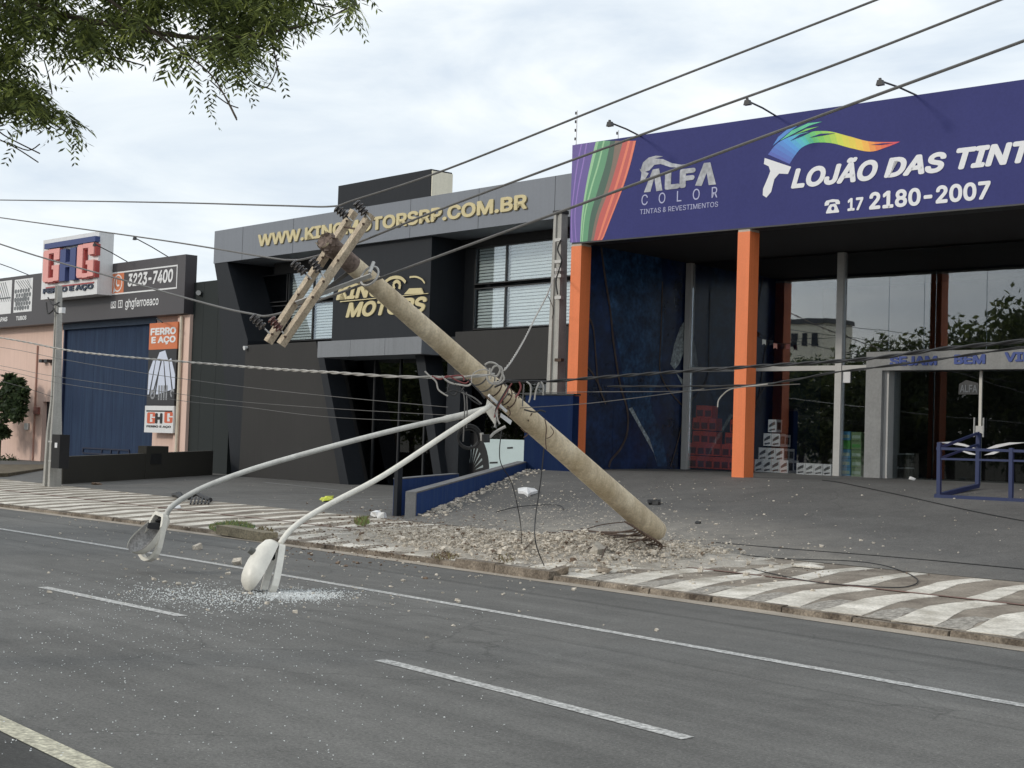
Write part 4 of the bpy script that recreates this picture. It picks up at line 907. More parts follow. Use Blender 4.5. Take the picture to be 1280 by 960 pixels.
# vertical banner
bn = thing('vertical_banner', G.W(at(G,203,470,.1)[0], .1, at(G,185,539,.1)[1]), 'tall banner with an orange top and a white logo panel beside the blue gate', 'banner')
vb_ = .1; ua, ub = at(G,184.5,470,vb_)[0]-.0, at(G,219.5,470,vb_)[0]; zz_ = [at(G,186,y,vb_)[1] for y in (404.5,437.5,507,540.5)]
build('orange_panel', MB().pbox(G, ua, ub, vb_, vb_+.06, zz_[1]+.005, zz_[0]), M_gorange, parent=bn)
ph_ = build('photo_panel', MB().pbox(G, ua, ub, vb_, vb_+.06, zz_[2], zz_[1]), flat('banner_black', (28,28,32)), parent=bn)
build('logo_panel', MB().pbox(G, ua-.05, ub, vb_-.02, vb_+.06, zz_[3], zz_[2]-.005), M_signwhite, parent=bn)
build('lettering', text_mb('FERRO', G, (188.2,419.4), (220,418.5), vb_-.004, .003, .04, lt=(188.4,410.5)), M_pw, parent=bn); build('lettering', text_mb('E AÇO', G, (189.2,429.4), (219.5,428.6), vb_-.004, .003, .04, lt=(189.4,421.2)), M_pw, parent=bn)
W_ = ub-ua; H_ = zz_[1]-zz_[2]; q = MB(); zq = zz_[2]
q.prism(G, [(ua+.02*W_,zq+.14*H_),(ua+.04*W_,zq+.6*H_),(ua+.2*W_,zq+.84*H_),(ua+.30*W_,zq+.80*H_),(ua+.40*W_,zq+.95*H_),(ua+.6*W_,zq+.98*H_),(ua+.72*W_,zq+.80*H_),(ua+.82*W_,zq+.84*H_),(ua+.98*W_,zq+.55*H_),(ua+.99*W_,zq+.30*H_)], vb_-.003, vb_-.0005); build('steel_bars', q, flat('bars_pale', (205,212,228)), parent=ph_)
q = MB()
for a, b, c in ((.18,.28,.10),(.42,.50,.22),(.62,.56,.70),(.84,.74,.93),(.36,.46,.30)): q.prism(G, [(ua+b*W_-.02, zq+.82*H_), (ua+b*W_+.02, zq+.82*H_), (ua+c*W_+.045, zq+.2*H_), (ua+c*W_-.045, zq+.2*H_)], vb_-.006, vb_-.0035)
q.prism(G, [(ua+.02*W_,zq+.01*H_),(ua+.99*W_,zq+.01*H_),(ua+.99*W_,zq+.28*H_),(ua+.66*W_,zq+.22*H_),(ua+.4*W_,zq+.2*H_),(ua+.02*W_,zq+.2*H_)], vb_-.0095, vb_-.0065)
build('bar_gaps', q, flat('bars_dark', (40,40,44)), parent=ph_)
q = MB(); ringpoly(q, G, ua+.22*W_, zq+.20*H_, .09, .17, vb_-.012, 14); ringpoly(q, G, ua+.92*W_, zq+.22*H_, .07, .15, vb_-.012, 12, .5, 4.5)
for k in range(4): q.pbox(G, ua+(.42+.09*k)*W_, ua+(.47+.09*k)*W_, vb_-.013, vb_-.0105, zq+.10*H_, zq+.36*H_)
build('pipe_ends', q, flat('bars_mid', (140,142,146)), parent=ph_)
zt4, zb4 = zz_[2]-.005, zz_[3]; H4 = zt4-zb4
build('black_rule', MB().pbox(G, ua+.06, ub-.08, vb_-.026, vb_-.0205, zt4-.22*H4, zt4-.17*H4), flat('rule_black', (25,25,25)), parent=bn)
def printG(a, b, yt, yb0, v):
    ua_, zt2 = at(G, a, yt, v); ub_ = at(G, b, yt, v)[0]; zb2 = at(G, a, yb0, v)[1]; w_ = ub_-ua_; h_ = zt2-zb2; t2 = w_*.34; m = MB()
    for a0, a1, b0, b1 in ((0,t2,.05,.95),(.08,.92,.86,1),(.08,.92,0,.14),(1-.34,1,.62,.92),(1-.34,1,.06,.50),(.55,.66,.38,.50)):
        a0 = a0 if a0 < .01 or a0 > .05 else a0; m.pbox(G, ua_+(a0*w_ if a0 > 0 else 0), ua_+(a1*w_ if a1 != t2 else t2), v-.003-.0004*len(m.f)/6, v, zb2+b0*h_, zb2+b1*h_)
    return m
for a, b, yt, yb0 in ((184.2,194.6,515.4,529.2), (205.8,216.2,514.6,528.6)): build('lettering', printG(a, b, yt, yb0, vb_-.021), flat('logo_orange',(205,95,60)), parent=bn)
for s, a, b, c in (('H',.36,.62,flat('rule_black',(25,25,25))),):
    build('lettering', text_mb(s, G, (ua+a*W_, zb4+.34*H4), (ua+b*W_, zt4-.27*H4), vb_-.024, .003, .055, pix=False), c, parent=bn)
build('lettering', text_mb('FERRO E AÇO', G, (ua+.06*W_, zb4+.17*H4), (ua+.93*W_, zb4+.27*H4), vb_-.024, .003, .03, pix=False), flat('rule_black', (25,25,25)), parent=bn)
build('hook_lamp', MB().beam(G.W(at(G,196,398,-.1)[0], -.1, at(G,196,398,-.1)[1]), G.W(at(G,203,403,-.5)[0], -.5, at(G,203,403,-.5)[1]), .04, .04), M_frame, parent=bn)

# ================================================================== LOW WALLS
lw0 = Vector((-35.05, 18.35, .0)); 
p_r = PXD(287, 595, 1); 
# right end: ground point seen at (287,594)
zz0 = .22; pr_ = PXZ(287, 595, zz0)
pr_ = Vector((-41.6, 27.35, 0)) if pr_.y > 27.4 else Vector((pr_.x, pr_.y, 0))
def topz(px, py, p0, p1):   # height where pixel ray crosses the vertical plane through p0,p1
    d = (p1-p0); d.z = 0; n_ = Vector((-d.y, d.x, 0)).normalized(); r = Vector(ray(px, py)); c = Vector(CAMP); k = (p0-c).dot(n_)/r.dot(n_); return c+r*k
S_ = PXZ(78, 606, .17); S_.z = 0
wallT = thing('low_boundary_wall', (S_.x, S_.y, .1), 'long low dark brown boundary wall from the left pole back to the car workshop', 'wall')
a_ = topz(79, 571, S_, pr_); b_ = topz(285, 563.5, S_, pr_); dirv = (pr_-S_).normalized(); nrm = Vector((-dirv.y, dirv.x, 0))
if nrm.dot(Vector((1,-1,0))) > 0: nrm = -nrm
def wallpoly(mb, p0, p1, z00, z01, z10, z11, th, nrm):
    c = [Vector((p0.x,p0.y,z00)), Vector((p1.x,p1.y,z10)), Vector((p1.x,p1.y,z10))+nrm*th, Vector((p0.x,p0.y,z00))+nrm*th, Vector((p0.x,p0.y,z01)), Vector((p1.x,p1.y,z11)), Vector((p1.x,p1.y,z11))+nrm*th, Vector((p0.x,p0.y,z01))+nrm*th]
    return mb.hexa(c)
build('wall_body', wallpoly(MB(), S_, pr_, 0, a_.z, 0, b_.z, .2, nrm), M_low, parent=wallT)
m0, m1 = topz(182.5, 560, S_, pr_), topz(210, 560, S_, pr_); q0 = topz(182.5, 557.5, S_, pr_)
build('meter_pier', wallpoly(MB(), Vector((m0.x,m0.y,0))-nrm*.02, Vector((m1.x,m1.y,0))-nrm*.02, .0, q0.z, .0, q0.z, .26, nrm), M_low, parent=wallT)
n0, n1 = topz(187, 580, S_, pr_), topz(200.5, 579, S_, pr_); n2 = topz(187, 567, S_, pr_)
build('meter_hatch', wallpoly(MB(), Vector((n0.x,n0.y,0))-nrm*.03, Vector((n1.x,n1.y,0))-nrm*.03, n0.z, n2.z, n0.z, n2.z, .02, nrm), M_black, parent=wallT)
# blue boundary wall between the lots
S2 = Vector((WS[0], WS[1], 0)); E2 = Vector((WE[0], WE[1], 0)); dv = (E2-S2).normalized(); nb = Vector((-dv.y, dv.x, 0)); 
if nb.dot(Vector((1,0,0))) > 0: nb = -nb
bw = thing('blue_boundary_wall', (S2.x, S2.y, .15), 'low dark blue wall climbing beside the paint shop driveway behind the leaning pole', 'wall')
ta = topz(519, 617, S2, E2); tb_ = topz(657, 578.5, S2, E2)
build('front_wall', wallpoly(MB(), S2, E2, 0, ta.z, 0, tb_.z, .2, nb), M_bluelow, parent=bw)
M_cap = mat('wall_cap', (.17,.17,.17), .85, .15, 3, 30, .2)
build('coping', wallpoly(MB(), S2-dv*.02, E2, ta.z+.002, ta.z+.03, tb_.z+.002, tb_.z+.03, .21, nb), M_cap, parent=bw)
build('end_cap', wallpoly(MB(), S2-dv*.05, S2-dv*.003, 0, ta.z, 0, ta.z, .2, nb), M_cap, parent=bw)
# rear arm of the wall, on the workshop side
R0 = PXZ(500, 644, .19); R0.z = 0; R1 = R0+(E2-S2)*.86+nb*.9
ra = topz(503, 599, R0, R1); rb = topz(600, 590.5, R0, R1); rz = ra.z+(rb.z-ra.z)*((R1-R0).length/max((Vector((rb.x,rb.y,0))-R0).length, .1)); rz = min(rz, tb_.z+.2)
build('rear_wall', wallpoly(MB(), R0, R1, 0, ra.z, 0, rz, .15, nb), M_bluelow, parent=bw)
build('rear_coping', wallpoly(MB(), R0, R1, ra.z+.002, ra.z+.02, rz+.002, rz+.02, .16, nb), M_cap, parent=bw)
build('end_post', MB().pbox(K, (R0-K.o).dot(K.u)-.06, (R0-K.o).dot(K.u)+.05, (R0-K.o).dot(K.v)-.12, (R0-K.o).dot(K.v)-.01, 0, topz(502, 583, R0, R1).z), M_kdark, parent=bw)
# tall blue panel at the shop corner
up0, zp_t = L.at(657, 494, -.25); up1 = L.at(717, 490, -.25)[0]; um_ = (L.at(700,560,-.25)[0])
pn = thing('blue_meter_wall', L.W((up0+up1)/2, -.2, .4), 'tall dark blue wall panel at the foot of the left orange column behind the pole', 'wall')
build('wall_panel', MB().pbox(L, up0, up1-.62, -.25, -.05, .1, zp_t), M_bluewall, parent=pn); build('meter_door', MB().pbox(L, up1-.615, up1, -.26, -.05, .1, zp_t-.01), M_bluewall, parent=pn)
build('coping', MB().pbox(L, up0-.02, up1+.02, -.27, -.03, zp_t+.002, zp_t+.04), M_frame, parent=pn)
# ================================================================== POLES
M_pole = mat('pole_concrete', (.62,.50,.325), .8, .18, 2.6, 38, .4, streak=.5, col2=(.76,.66,.49), stain=(.30,.23,.15))
M_poledark = mat('pole_broken_end', (.16,.12,.10), .95, .4, 6, 30, .6)
M_arm = mat('crossarm_wood', (.52,.41,.29), .85, .3, 4, 50, .4, streak=.45, col2=(.66,.56,.42), stain=(.18,.12,.08))
M_steel = mat('galvanised_steel', (.48,.47,.45), .45, .12, 4, 40, .05, metal=.3)
M_ins = mat('insulator_black', (.03,.025,.024), .3, .2, 6, 40, 0)
M_insr = mat('insulator_brown', (.09,.025,.018), .3, .2, 6, 40, 0)
M_wire = mat('cable_grey', (.13,.125,.12), .6, .15, 3, 30, 0)
M_wirel = mat('cable_light', (.40,.38,.35), .6, .15, 3, 30, 0)
M_wireb = mat('cable_black', (.02,.02,.021), .6, .15, 3, 30, 0)
M_wirer = mat('cable_red', (.20,.05,.05), .6, .15, 3, 30, 0)
M_rust = mat('rebar_rust', (.085,.055,.04), .9, .3, 10, 60, .2)
M_lampw = mat('lamp_enamel', (.80,.77,.69), .4, .06, 4, 30, .03, streak=.25)
M_armw = mat('lamp_arm_paint', (.82,.79,.71), .5, .07, 3, 40, .05, streak=.2)
M_armg = mat('lamp_arm_galv', (.56,.56,.53), .5, .1, 3, 40, .05, streak=.3)
M_plast = mat('white_plastic', (.75,.75,.75), .5, .05, 3, 30, 0)

B_ = PXZ(820, 664, .42); T_ = PXD(405, 300, 16.0)
ax = (T_-B_).normalized(); LEN = (T_-B_).length
def pole_at(f): return B_.lerp(T_, f)
pole = thing('fallen_utility_pole', (B_.x, B_.y, .12), 'snapped round concrete utility pole leaning over the sidewalk with two crossarms at its raised end', 'utility pole')
mb = MB(); n = 28; rings = 40
sx = ax.cross(Vector((0,0,1))).normalized(); sy = sx.cross(ax)
rr_ = random.Random(3)
endj = [rr_.uniform(-.05, .04) for _ in range(n)]
for i in range(rings+1):
    f = i/rings; r_ = .172*(1-f)+.098*f; c = pole_at(f)
    for k in range(n):
        a = 2*math.pi*k/n; off = 0
        if i == rings: off = endj[k]
        if i == 0: off = -abs(endj[(k*5) % n])*.6
        rr2 = r_*(1+.006*math.sin(5*a+f*31))*(1 if i > 0 else .93)
        mb.v.append(c+(sx*math.cos(a)+sy*math.sin(a))*rr2+ax*off)
for i in range(rings):
    for k in range(n): mb.f.append((i*n+k, i*n+(k+1)%n, (i+1)*n+(k+1)%n, (i+1)*n+k)); mb.m.append(0)
build('shaft', mb, M_pole, parent=pole, smooth=True)
for f, cc, r_, d in ((0.001, B_, .162, -1), (.999, T_, .092, 1)):
    m = MB(); vs = [cc+ax*(.02*d)*(-1)]
    for k in range(n): a = 2*math.pi*k/n; vs.append(cc+(sx*math.cos(a)+sy*math.sin(a))*r_*rr_.uniform(.93,1.0)+ax*(-.03*d*rr_.random()))
    m.add(vs, [(0, k+1, (k+1)%n+1) for k in range(n)]); build('broken_end', m, M_poledark, parent=pole)
m = MB(); c0 = pole_at(.945); c1 = T_+ax*.03           # soot-dark stub beyond the arms with jagged scabs
for k in range(16): a = random.uniform(0, 6.28); m.chunk(T_+(sx*math.cos(a)+sy*math.sin(a))*.085-ax*random.uniform(0,.10), .035, .035, .03)
build('spalled_concrete', m, M_poledark, parent=pole)
m = MB(); m.tube([pole_at(.935), pole_at(.999)], [.104, .0995], 24, False); build('dark_collar', m, M_poledark, parent=pole, smooth=True)
# crossarms
def arm(p0, d0, p1, d1, nm='crossarm'):
    a, b = PXD(*p0, d0), PXD(*p1, d1); o = build(nm, MB().beam(a, b, .070, .080, upv=ax), M_arm, parent=pole); return a, b, o
fa0, fa1, fo = arm((464,268), 16.0, (351,431), 15.85); ra0, ra1, ro = arm((443,264), 16.45, (335,428), 16.3)
for f in (.08,.36,.52,.64,.94):
    for q0, q1 in ((fa0, fa1), (ra0, ra1)):
        c = q0.lerp(q1, f); build('bolt', MB().tube([c-Vector(fw)*.09, c-Vector(fw)*.05], .014, 6), M_rust, parent=pole)
for f in (.12, .345, .70): build('spacer_rod', MB().tube([fa0.lerp(fa1,f), ra0.lerp(ra1,f)], .012, 6), M_rust, parent=pole)
build('brace', MB().beam(PXD(464,344,15.95), PXD(370,379,16.0), .012, .055, upv=ax), M_steel, parent=pole)
build('brace', MB().beam(PXD(445,333,16.5), PXD(395,372,16.45), .012, .05, upv=ax), M_wire, parent=pole)
build('clamp', MB().ring(PXD(462,345,16.2), ax, .118, .012), M_steel, parent=pole)
build('clamp_bolt', MB().tube([PXD(462,341,16.0), PXD(467,328,16.1)], .02, 8), M_steel, parent=pole)
def insulator(c0, c1, d, m):
    a, b = PXD(*c0, d), PXD(*c1, d); ins = MB(); dv_ = b-a; pts, rs = [], []
    for k in range(4):
        s = .12+k*.21
        for ds, r_ in ((0,.030),(.03,.052),(.10,.046),(.14,.032)): pts.append(a+dv_*min(s+ds, 1)); rs.append(r_)
    ins.tube([a, a+dv_*.15], .012, 6); ins.tube(pts, rs, 12); o = build('insulator', ins, m, parent=pole, smooth=False); build('pin', MB().tube([a-dv_*.35, a+dv_*.1], .01, 6), M_steel, parent=o)
    return b
insulator((435,272), (418,258), 16.2, M_ins); insulator((458,269), (443,251), 15.95, M_ins)
insulator((383,343), (364,326), 16.1, M_ins); insulator((401,341), (388,322), 15.85, M_ins)
insulator((331,411), (313,393), 16.1, M_ins); insulator((352,414), (337,396), 15.85, M_insr)
# cable straps, tape and stubs on the middle of the pole
for px_, f in ((622,None),(632,None),(641,None),(650,None),(655,None),(661,None)):
    f = (820-px_)/415.0; D_ = 1/(.05+(1/16-.05)*f); c = PXD(px_, 664-f*364, D_); ff = (c-B_).dot(ax)/LEN; r_ = .172*(1-ff)+.098*ff
    build('strap', MB().ring(pole_at(ff), ax+Vector((.1*math.sin(px_),.05,0)), r_+.004, .009, 20, 6), random.choice([M_rust, M_wireb, M_wire]), parent=pole)
tg = MB()
for k in range(11):
    ff = random.uniform(.46,.58); r_ = .135+.02; a = random.uniform(0, 6.28); c = pole_at(ff)+(sx*math.cos(a)+sy*math.sin(a))*r_
    pts = [c]
    for j in range(4): pts.append(pts[-1]+Vector((random.uniform(-.06,.06), random.uniform(-.05,.05), random.uniform(-.09,.03))))
    tg.tube(smoothpts(pts, 3), .008, 5)
build('loose_ties', tg, M_rust, parent=pole)
# bracket plates that carried the lamp arms
build('bracket_plate', MB().beam(PXD(611,494,17.2), PXD(633,514,17.3), .03, .05, upv=ax), M_plast, parent=pole)
m = MB(); q = [PXD(x, y, 17.35) for x, y in ((626,516),(640,526),(638,531),(625,521))]; m.hexa(q+[p+Vector(fw)*.03 for p in q]); build('bracket_plate', m, M_plast, parent=pole)
m = MB(); q = [PXD(x, y, 17.4) for x, y in ((609,499),(620,509),(619,532),(606,513))]; m.hexa(q+[p+Vector(fw)*.04 for p in q]); build('bracket_plate', m, M_lampw, parent=pole)
# rebar at the broken foot
for k in range(12):
    f_ = k/11; sp_ = PXD(792+36*f_, 662+21*f_, 19.75-.1*f_)
    ex, ey = 690+f_*118+random.uniform(-8,8), 668+f_*18+random.uniform(-4,6)
    e_ = GP(ex, ey); e_.z += .05+random.uniform(0,.10)
    if e_.y > B_.y+1.2: e_.y = B_.y+1.0
    mdp = sp_.lerp(e_, .45)+Vector((0,0,-.05+.04*math.sin(k*2.1)))
    build('rebar', MB().tube(smoothpts([sp_+ax*.25+Vector(fw)*.06, sp_, mdp, e_], 6), .011, 6), M_rust, parent=pole)
# street lamps on their arms
def luminaire(parent, P0, P1, dome, swing, sgn=1):
    X = (P1-P0); Lh = X.length; X.normalize(); Z = (dome-X*dome.dot(X)).normalized(); Y = Z.cross(X)
    kk = 1.28
    prof = [(s_, a_*kk, b_*1.1) for s_, a_, b_ in [(0,.055,.085),(.05,.07,.115),(.2,.09,.145),(.35,.108,.155),(.5,.122,.16),(.65,.132,.155),(.78,.128,.14),(.88,.108,.115),(.95,.075,.075),(1,.02,.02)]]
    def shell(k, zoff=0, n=12):
        m = MB()
        for s, w_, h_ in prof:
            for j in range(n+1):
                a = math.pi*j/n; m.v.append(P0+X*(s*Lh)+Y*(w_*k*math.cos(a))+Z*(h_*k*math.sin(a)**.8+zoff))
        for i in range(len(prof)-1):
            for j in range(n): m.f.append((i*(n+1)+j, i*(n+1)+j+1, (i+1)*(n+1)+j+1, (i+1)*(n+1)+j)); m.m.append(0)
        m.f.append(tuple(range(n+1))); m.m.append(0); return m
    hs = build('housing', shell(1.0), M_lampw, parent=parent, smooth=True)
    build('reflector', shell(.9, .003), mat('lamp_inside', (.30,.29,.28), .35, .3, 10, 40, 0) if 'lamp_inside' not in bpy.data.materials else bpy.data.materials['lamp_inside'], parent=hs, smooth=True)
    g = MB(); c = P0+X*.28*Lh+Z*.03; g.chunk(c, .11, .08, .05); g.chunk(P0+X*.14*Lh+Z*.035, .07, .055, .045); build('ballast', g, M_black, parent=hs)
    cell = P0+X*.36*Lh+Z*.165; build('photocell', MB().tube([cell, cell+Z*.06], [.038,.034], 12), mat('photocell', (.12,.12,.11), .6), parent=hs)
    # hinged lens frame
    ang = swing; cX = X*math.cos(ang)-Z*math.sin(ang); cZ = Z*math.cos(ang)+X*math.sin(ang)
    pts = [(s, w_) for s, w_, h_ in prof]; loop = [(s, w_*1.02) for s, w_ in pts]+[(s, -w_*1.02) for s, w_ in pts[::-1]]; loop = loop[:-1] if False else loop
    m = MB(); nl = len(loop)
    for s, w_ in loop:
        base = P0+cX*(s*Lh*1.0)+Y*w_; inn = P0+cX*((.5+(s-.5)*.86)*Lh)+Y*w_*.80
        m.v += [base, base-cZ*.07, inn-cZ*.07, inn]
    for i in range(nl):
        j = (i+1) % nl
        for a, b in ((0,1),(1,2),(2,3),(3,0)): m.f.append((4*i+a, 4*j+a, 4*j+b, 4*i+b)); m.m.append(0)
    fr_ = build('lens_frame', m, M_lampw, parent=parent)
    m = MB()
    for s, w_ in loop: m.v += [P0+cX*((.5+(s-.5)*.9)*Lh)+Y*w_*.86-cZ*.004, P0+cX*((.5+(s-.5)*.86)*Lh)+Y*w_*.80-cZ*.012]
    for i in range(nl): j = (i+1) % nl; m.f.append((2*i, 2*j, 2*j+1, 2*i+1)); m.m.append(0)
    build('gasket', m, M_black, parent=fr_)
Rv, Uv, Fv = Vector(rt2), Vector(up2), Vector(fw)
l1 = thing('fallen_street_lamp', PXD(318,742,15.4), 'white street lamp on a long pale arm, its head resting among broken glass', 'street lamp', 'street lamps hanging from the leaning pole')
a1 = [(613,507,17.3),(560,541,16.95),(480,594,16.5),(420,626,16.15),(385,646,15.95),(363,663,15.8),(350,680,15.72)]
build('arm', MB().tube(smoothpts([PXD(*p) for p in a1], 5), .031, 12), M_armw, parent=l1, smooth=True)
luminaire(l1, PXD(346,680,15.7), PXD(311,740,15.45), -Rv*.92-Fv*.50+Uv*.1, .29)
l2 = thing('fallen_street_lamp', PXD(190,704,17.2), 'open street lamp on a grey arm hanging above the asphalt, lens frame dangling', 'street lamp', 'street lamps hanging from the leaning pole')
a2 = [(606,512,17.6),(570,521,17.6),(540,527,17.6),(480,541,17.55),(400,562,17.5),(320,585,17.45),(262,606,17.4),(232,621,17.35),(214,634,17.3),(207,645,17.3)]
build('arm', MB().tube(smoothpts([PXD(*p) for p in a2], 5), [.040 if i < 8 else .031 for i in range(46)], 12), M_armg, parent=l2, smooth=True)
luminaire(l2, PXD(205,642,17.3), PXD(163,689,17.05), Rv*.62+Fv*.75-Uv*.1, -.50)

# square poles
M_pole2 = mat('pole_grey', (.42,.41,.38), .9, .14, 2, 40, .3, streak=.4)
def hpole(nm, base, top, w0, w1, label, cat='utility pole', holes=0):
    t = thing(nm, base, label, cat); m = MB()
    for du0, du1, dv_ in ((-.5,-.2,.5),(.2,.5,.5),(-.2,.2,.28)):
        c = []
        for P_, w_ in ((base, w0), (top, w1)):
            for a, b in ((du0,-dv_),(du1,-dv_),(du1,dv_),(du0,dv_)): c.append(P_+Vector((a*w_*1.0, b*w_*.8, 0)) if True else 0)
        m2 = MB().hexa(c); m.add(m2.v, m2.f)
    build('shaft', m, M_pole2, parent=t); return t
bs = PXY(695, 490, 24.75); hb_ = Vector((bs.x, bs.y, .3)); tp = PXY(701, 268, 24.75)
p2 = hpole('concrete_pole', hb_, tp, .40, .25, 'grey ribbed concrete pole standing behind the blue wall beside the left orange column')
for y in (300, 327, 337, 345, 372, 450): c = PXY(699, y, 24.55); build('pole_fitting', MB().box(c.x-.10, c.x+.10, c.y-.05, c.y+.05, c.z-.035, c.z+.035), M_steel if y != 450 else M_rust, parent=p2)
build('pole_cap', MB().box(tp.x-.14, tp.x+.14, tp.y-.12, tp.y+.12, tp.z, tp.z+.08), M_frame, parent=p2)
build('pole_wire', MB().tube(smoothpts([PXY(x, y, 24.5) for x, y in ((701,300),(697,312),(702,325),(698,340),(695,352),(697,368))], 4), .018, 6), M_wireb, parent=p2)
fb = GP(65, 608); tp3 = PXY(73.5, 357, fb.y); w_ = 20/1890*toPX(fb)[2]
p3 = thing('concrete_pole', (fb.x, fb.y, fb.z), 'pale square concrete pole at the left with a black meter box low on its side', 'utility pole'); m = MB()
secs = [(fb-Vector((0,0,.1)), .36, .26), (PXY(67.5, 540, fb.y), .29, .22), (PXY(70, 500, fb.y), .17, .17), (PXY(72, 430, fb.y), .14, .13), (tp3, .11, .11)]
for (c0_, wa_, da_), (c1_, wb_, db_) in zip(secs[:-1], secs[1:]):
    for du0, du1, k in ((-.5,-.22,1),(.22,.5,1),(-.22,.22,.6)):
        c = []
        for P_, w2, d2 in ((c0_, wa_, da_), (c1_, wb_, db_)): c += [P_+Vector((a*w2, b*d2*k/1.6, 0)) for a, b in ((du0,-1),(du1,-1),(du1,1),(du0,1))]
        m2 = MB().hexa(c); m.add(m2.v, m2.f)
build('shaft', m, M_pole2, parent=p3)
ca, cb2 = PXY(70.5, 585, fb.y-.25), PXY(70.5, 543, fb.y-.25)
mbx = build('meter_box', MB().box(ca.x-.02, ca.x+.38, ca.y-.14, ca.y+.12, ca.z, cb2.z), M_black, parent=p3); build('meter_label', MB().box(ca.x+.14, ca.x+.26, ca.y-.145, ca.y-.141, cb2.z-.32, cb2.z-.2), M_print, parent=mbx)
for y in (552, 576): c = PXY(64, y, fb.y-.25); build('steel_band', MB().box(c.x-.12, c.x+.14, c.y-.02, c.y+.3, c.z-.02, c.z+.02), M_steel, parent=p3)
tg = MB()
for x0, y0, x1, y1, x2, y2 in ((58,378,60,392,68,386),(66,385,72,392,78,384),(60,372,66,381,74,378),(70,380,77,386,79,392)): tg.tube(smoothpts([PXY(x0,y0,fb.y-.2), PXY(x1,y1,fb.y-.2), PXY(x2,y2,fb.y-.2)], 5), .02, 6)
build('wire_loops', tg, M_wireb, parent=p3); c = PXY(77.5, 388, fb.y-.3); build('junction_box', MB().box(c.x-.07, c.x+.08, c.y-.05, c.y+.05, c.z-.07, c.z+.07), M_plast, parent=p3)
c = PXY(70, 328, fb.y-.1); 

# ================================================================== WIRES
def wire(nm, pts, r_, m, label, group=None, cat='cable', k=8, mode='Y', twist=0, parts=None):
    P_ = [PXY(*p) if mode == 'Y' else (PXD(*p) if mode == 'D' else Vector(p)) for p in pts]; S = smoothpts(P_, k); mb = MB()
    if not twist: mb.tube(S, r_, 6)
    else:
        ln = 0; acc = [0]
        S = smoothpts(P_, k*4)
        for a, b in zip(S[:-1], S[1:]): ln += (b-a).length; acc.append(ln)
        for ph in range(2):
            q = []
            for i, p in enumerate(S):
                t = (S[min(i+1,len(S)-1)]-S[max(i-1,0)]).normalized(); x = t.cross(Vector((0,0,1))).normalized(); y = x.cross(t); a = acc[i]/twist*2*math.pi+ph*math.pi; q.append(p+(x*math.cos(a)+y*math.sin(a))*r_*.9)
            mb.tube(q, r_, 5)
    return build(nm, mb, m, label=label, cat=cat, group=group)
def yd(px, D): return float(ray(px, 480)[1]*D)     # Y of a pixel column at a depth
PW = 'bare power lines over the sidewalk'
wire('power_line', [(-200,248,13.4),(0,250,13.0),(200,253,11.8),(350,257,10.7),(414,258,10.35),(443,250,10.3),(560,211,10.5),(800,115,11),(1095,0,11.6),(1400,-122,12)], .011, M_wire, 'topmost of the three thick power lines, running over the top end of the leaning pole', PW)
wire('power_line', [(-200,244,13.3),(0,272,12.9),(200,300,11.8),(330,321,10.7),(364,325,10.45),(388,322,10.3),(440,306,10.35),(560,258,10.6),(800,169,11),(1030,86,11.5),(1255,-2,11.9),(1400,-60,12.1)], .012, M_wire, 'middle of the three thick power lines, sagging over the crossarms', PW)
wire('power_line', [(-200,232,13.2),(0,305,12.9),(150,349,12),(260,380,10.9),(313,392,10.3),(340,394,10.15),(400,375,10.2),(560,316,10.5),(800,228,10.9),(1030,143,11.3),(1280,51,11.8),(1400,5,12)], .014, M_wire, 'lowest of the three thick power lines, attached to the lower ends of the crossarms', PW)
wire('twisted_cable', [(-200,392,13.5),(0,422,13.1),(100,440,12.7),(300,458,11.9),(420,466,11.4),(500,471,11.4),(575,471,11.9),(618,468,12.3)], .0105, M_wirel, 'light twisted bundle cable running level from the left to the middle of the leaning pole', twist=.55)
wire('twisted_cable', [(622,476,12.4),(680,477,13),(760,471,13.2),(930,459,12.9),(1080,449,12.6),(1180,436,12.4),(1280,426,12.3),(1420,408,12.2)], .0115, M_wireb, 'black twisted bundle cable running from the leaning pole past both orange columns', twist=.7)
wire('twisted_cable', [(760,483,13.2),(925,482,13),(985,476,12.8),(1040,466,12.7),(1081,461,12.6),(1160,451,12.5),(1280,434,12.3),(1420,418,12.2)], .007, M_wireb, 'thinner black cable just under the bundle crossing the shop windows', twist=.9)
TL_ = 'thin telephone lines on the left'
wire('telephone_line', [(-150,415,13.4),(0,434,13.1),(77,449,12.7),(171,465,12.3),(300,483,11.8),(420,496,11.6),(560,509,12)], .0045, M_wire, 'highest of the thin lines crossing the blue gate, below the twisted cable', TL_)
wire('telephone_line', [(-150,430,13.4),(0,457,13.1),(66,470,12.8),(235,494,12.1),(300,502,11.8),(420,511,11.6),(560,519,12)], .004, M_wire, 'thin dark line crossing the banner picture of steel bars', TL_)
wire('telephone_line', [(-150,436,13.4),(0,462,13.1),(70,478,12.8),(220,500,12.1),(300,508,11.8),(408,521,11.6),(560,528,12)], .004, M_wire, 'lowest thin dark line, passing the lower edge of the banner picture', TL_)
wire('telephone_line', [(-150,440,15),(0,476,15.5),(66,496,17.6)], .006, M_wire, 'short thin line dropping to the pale pole at the left', TL_)
wire('telephone_line', [(640,492,12.8),(725,490,13.4),(851,489,13.2),(925,484,13),(1000,480,12.8)], .005, M_wire, 'thin dark line level with the blue panel, left of the middle orange column', 'thin lines in front of the paint shop')
wire('telephone_line', [(650,510,13),(738,504,13.4),(851,490,13.3),(880,486,13.2)], .005, M_wire, 'thin dark line rising toward the middle orange column from the leaning pole', 'thin lines in front of the paint shop')
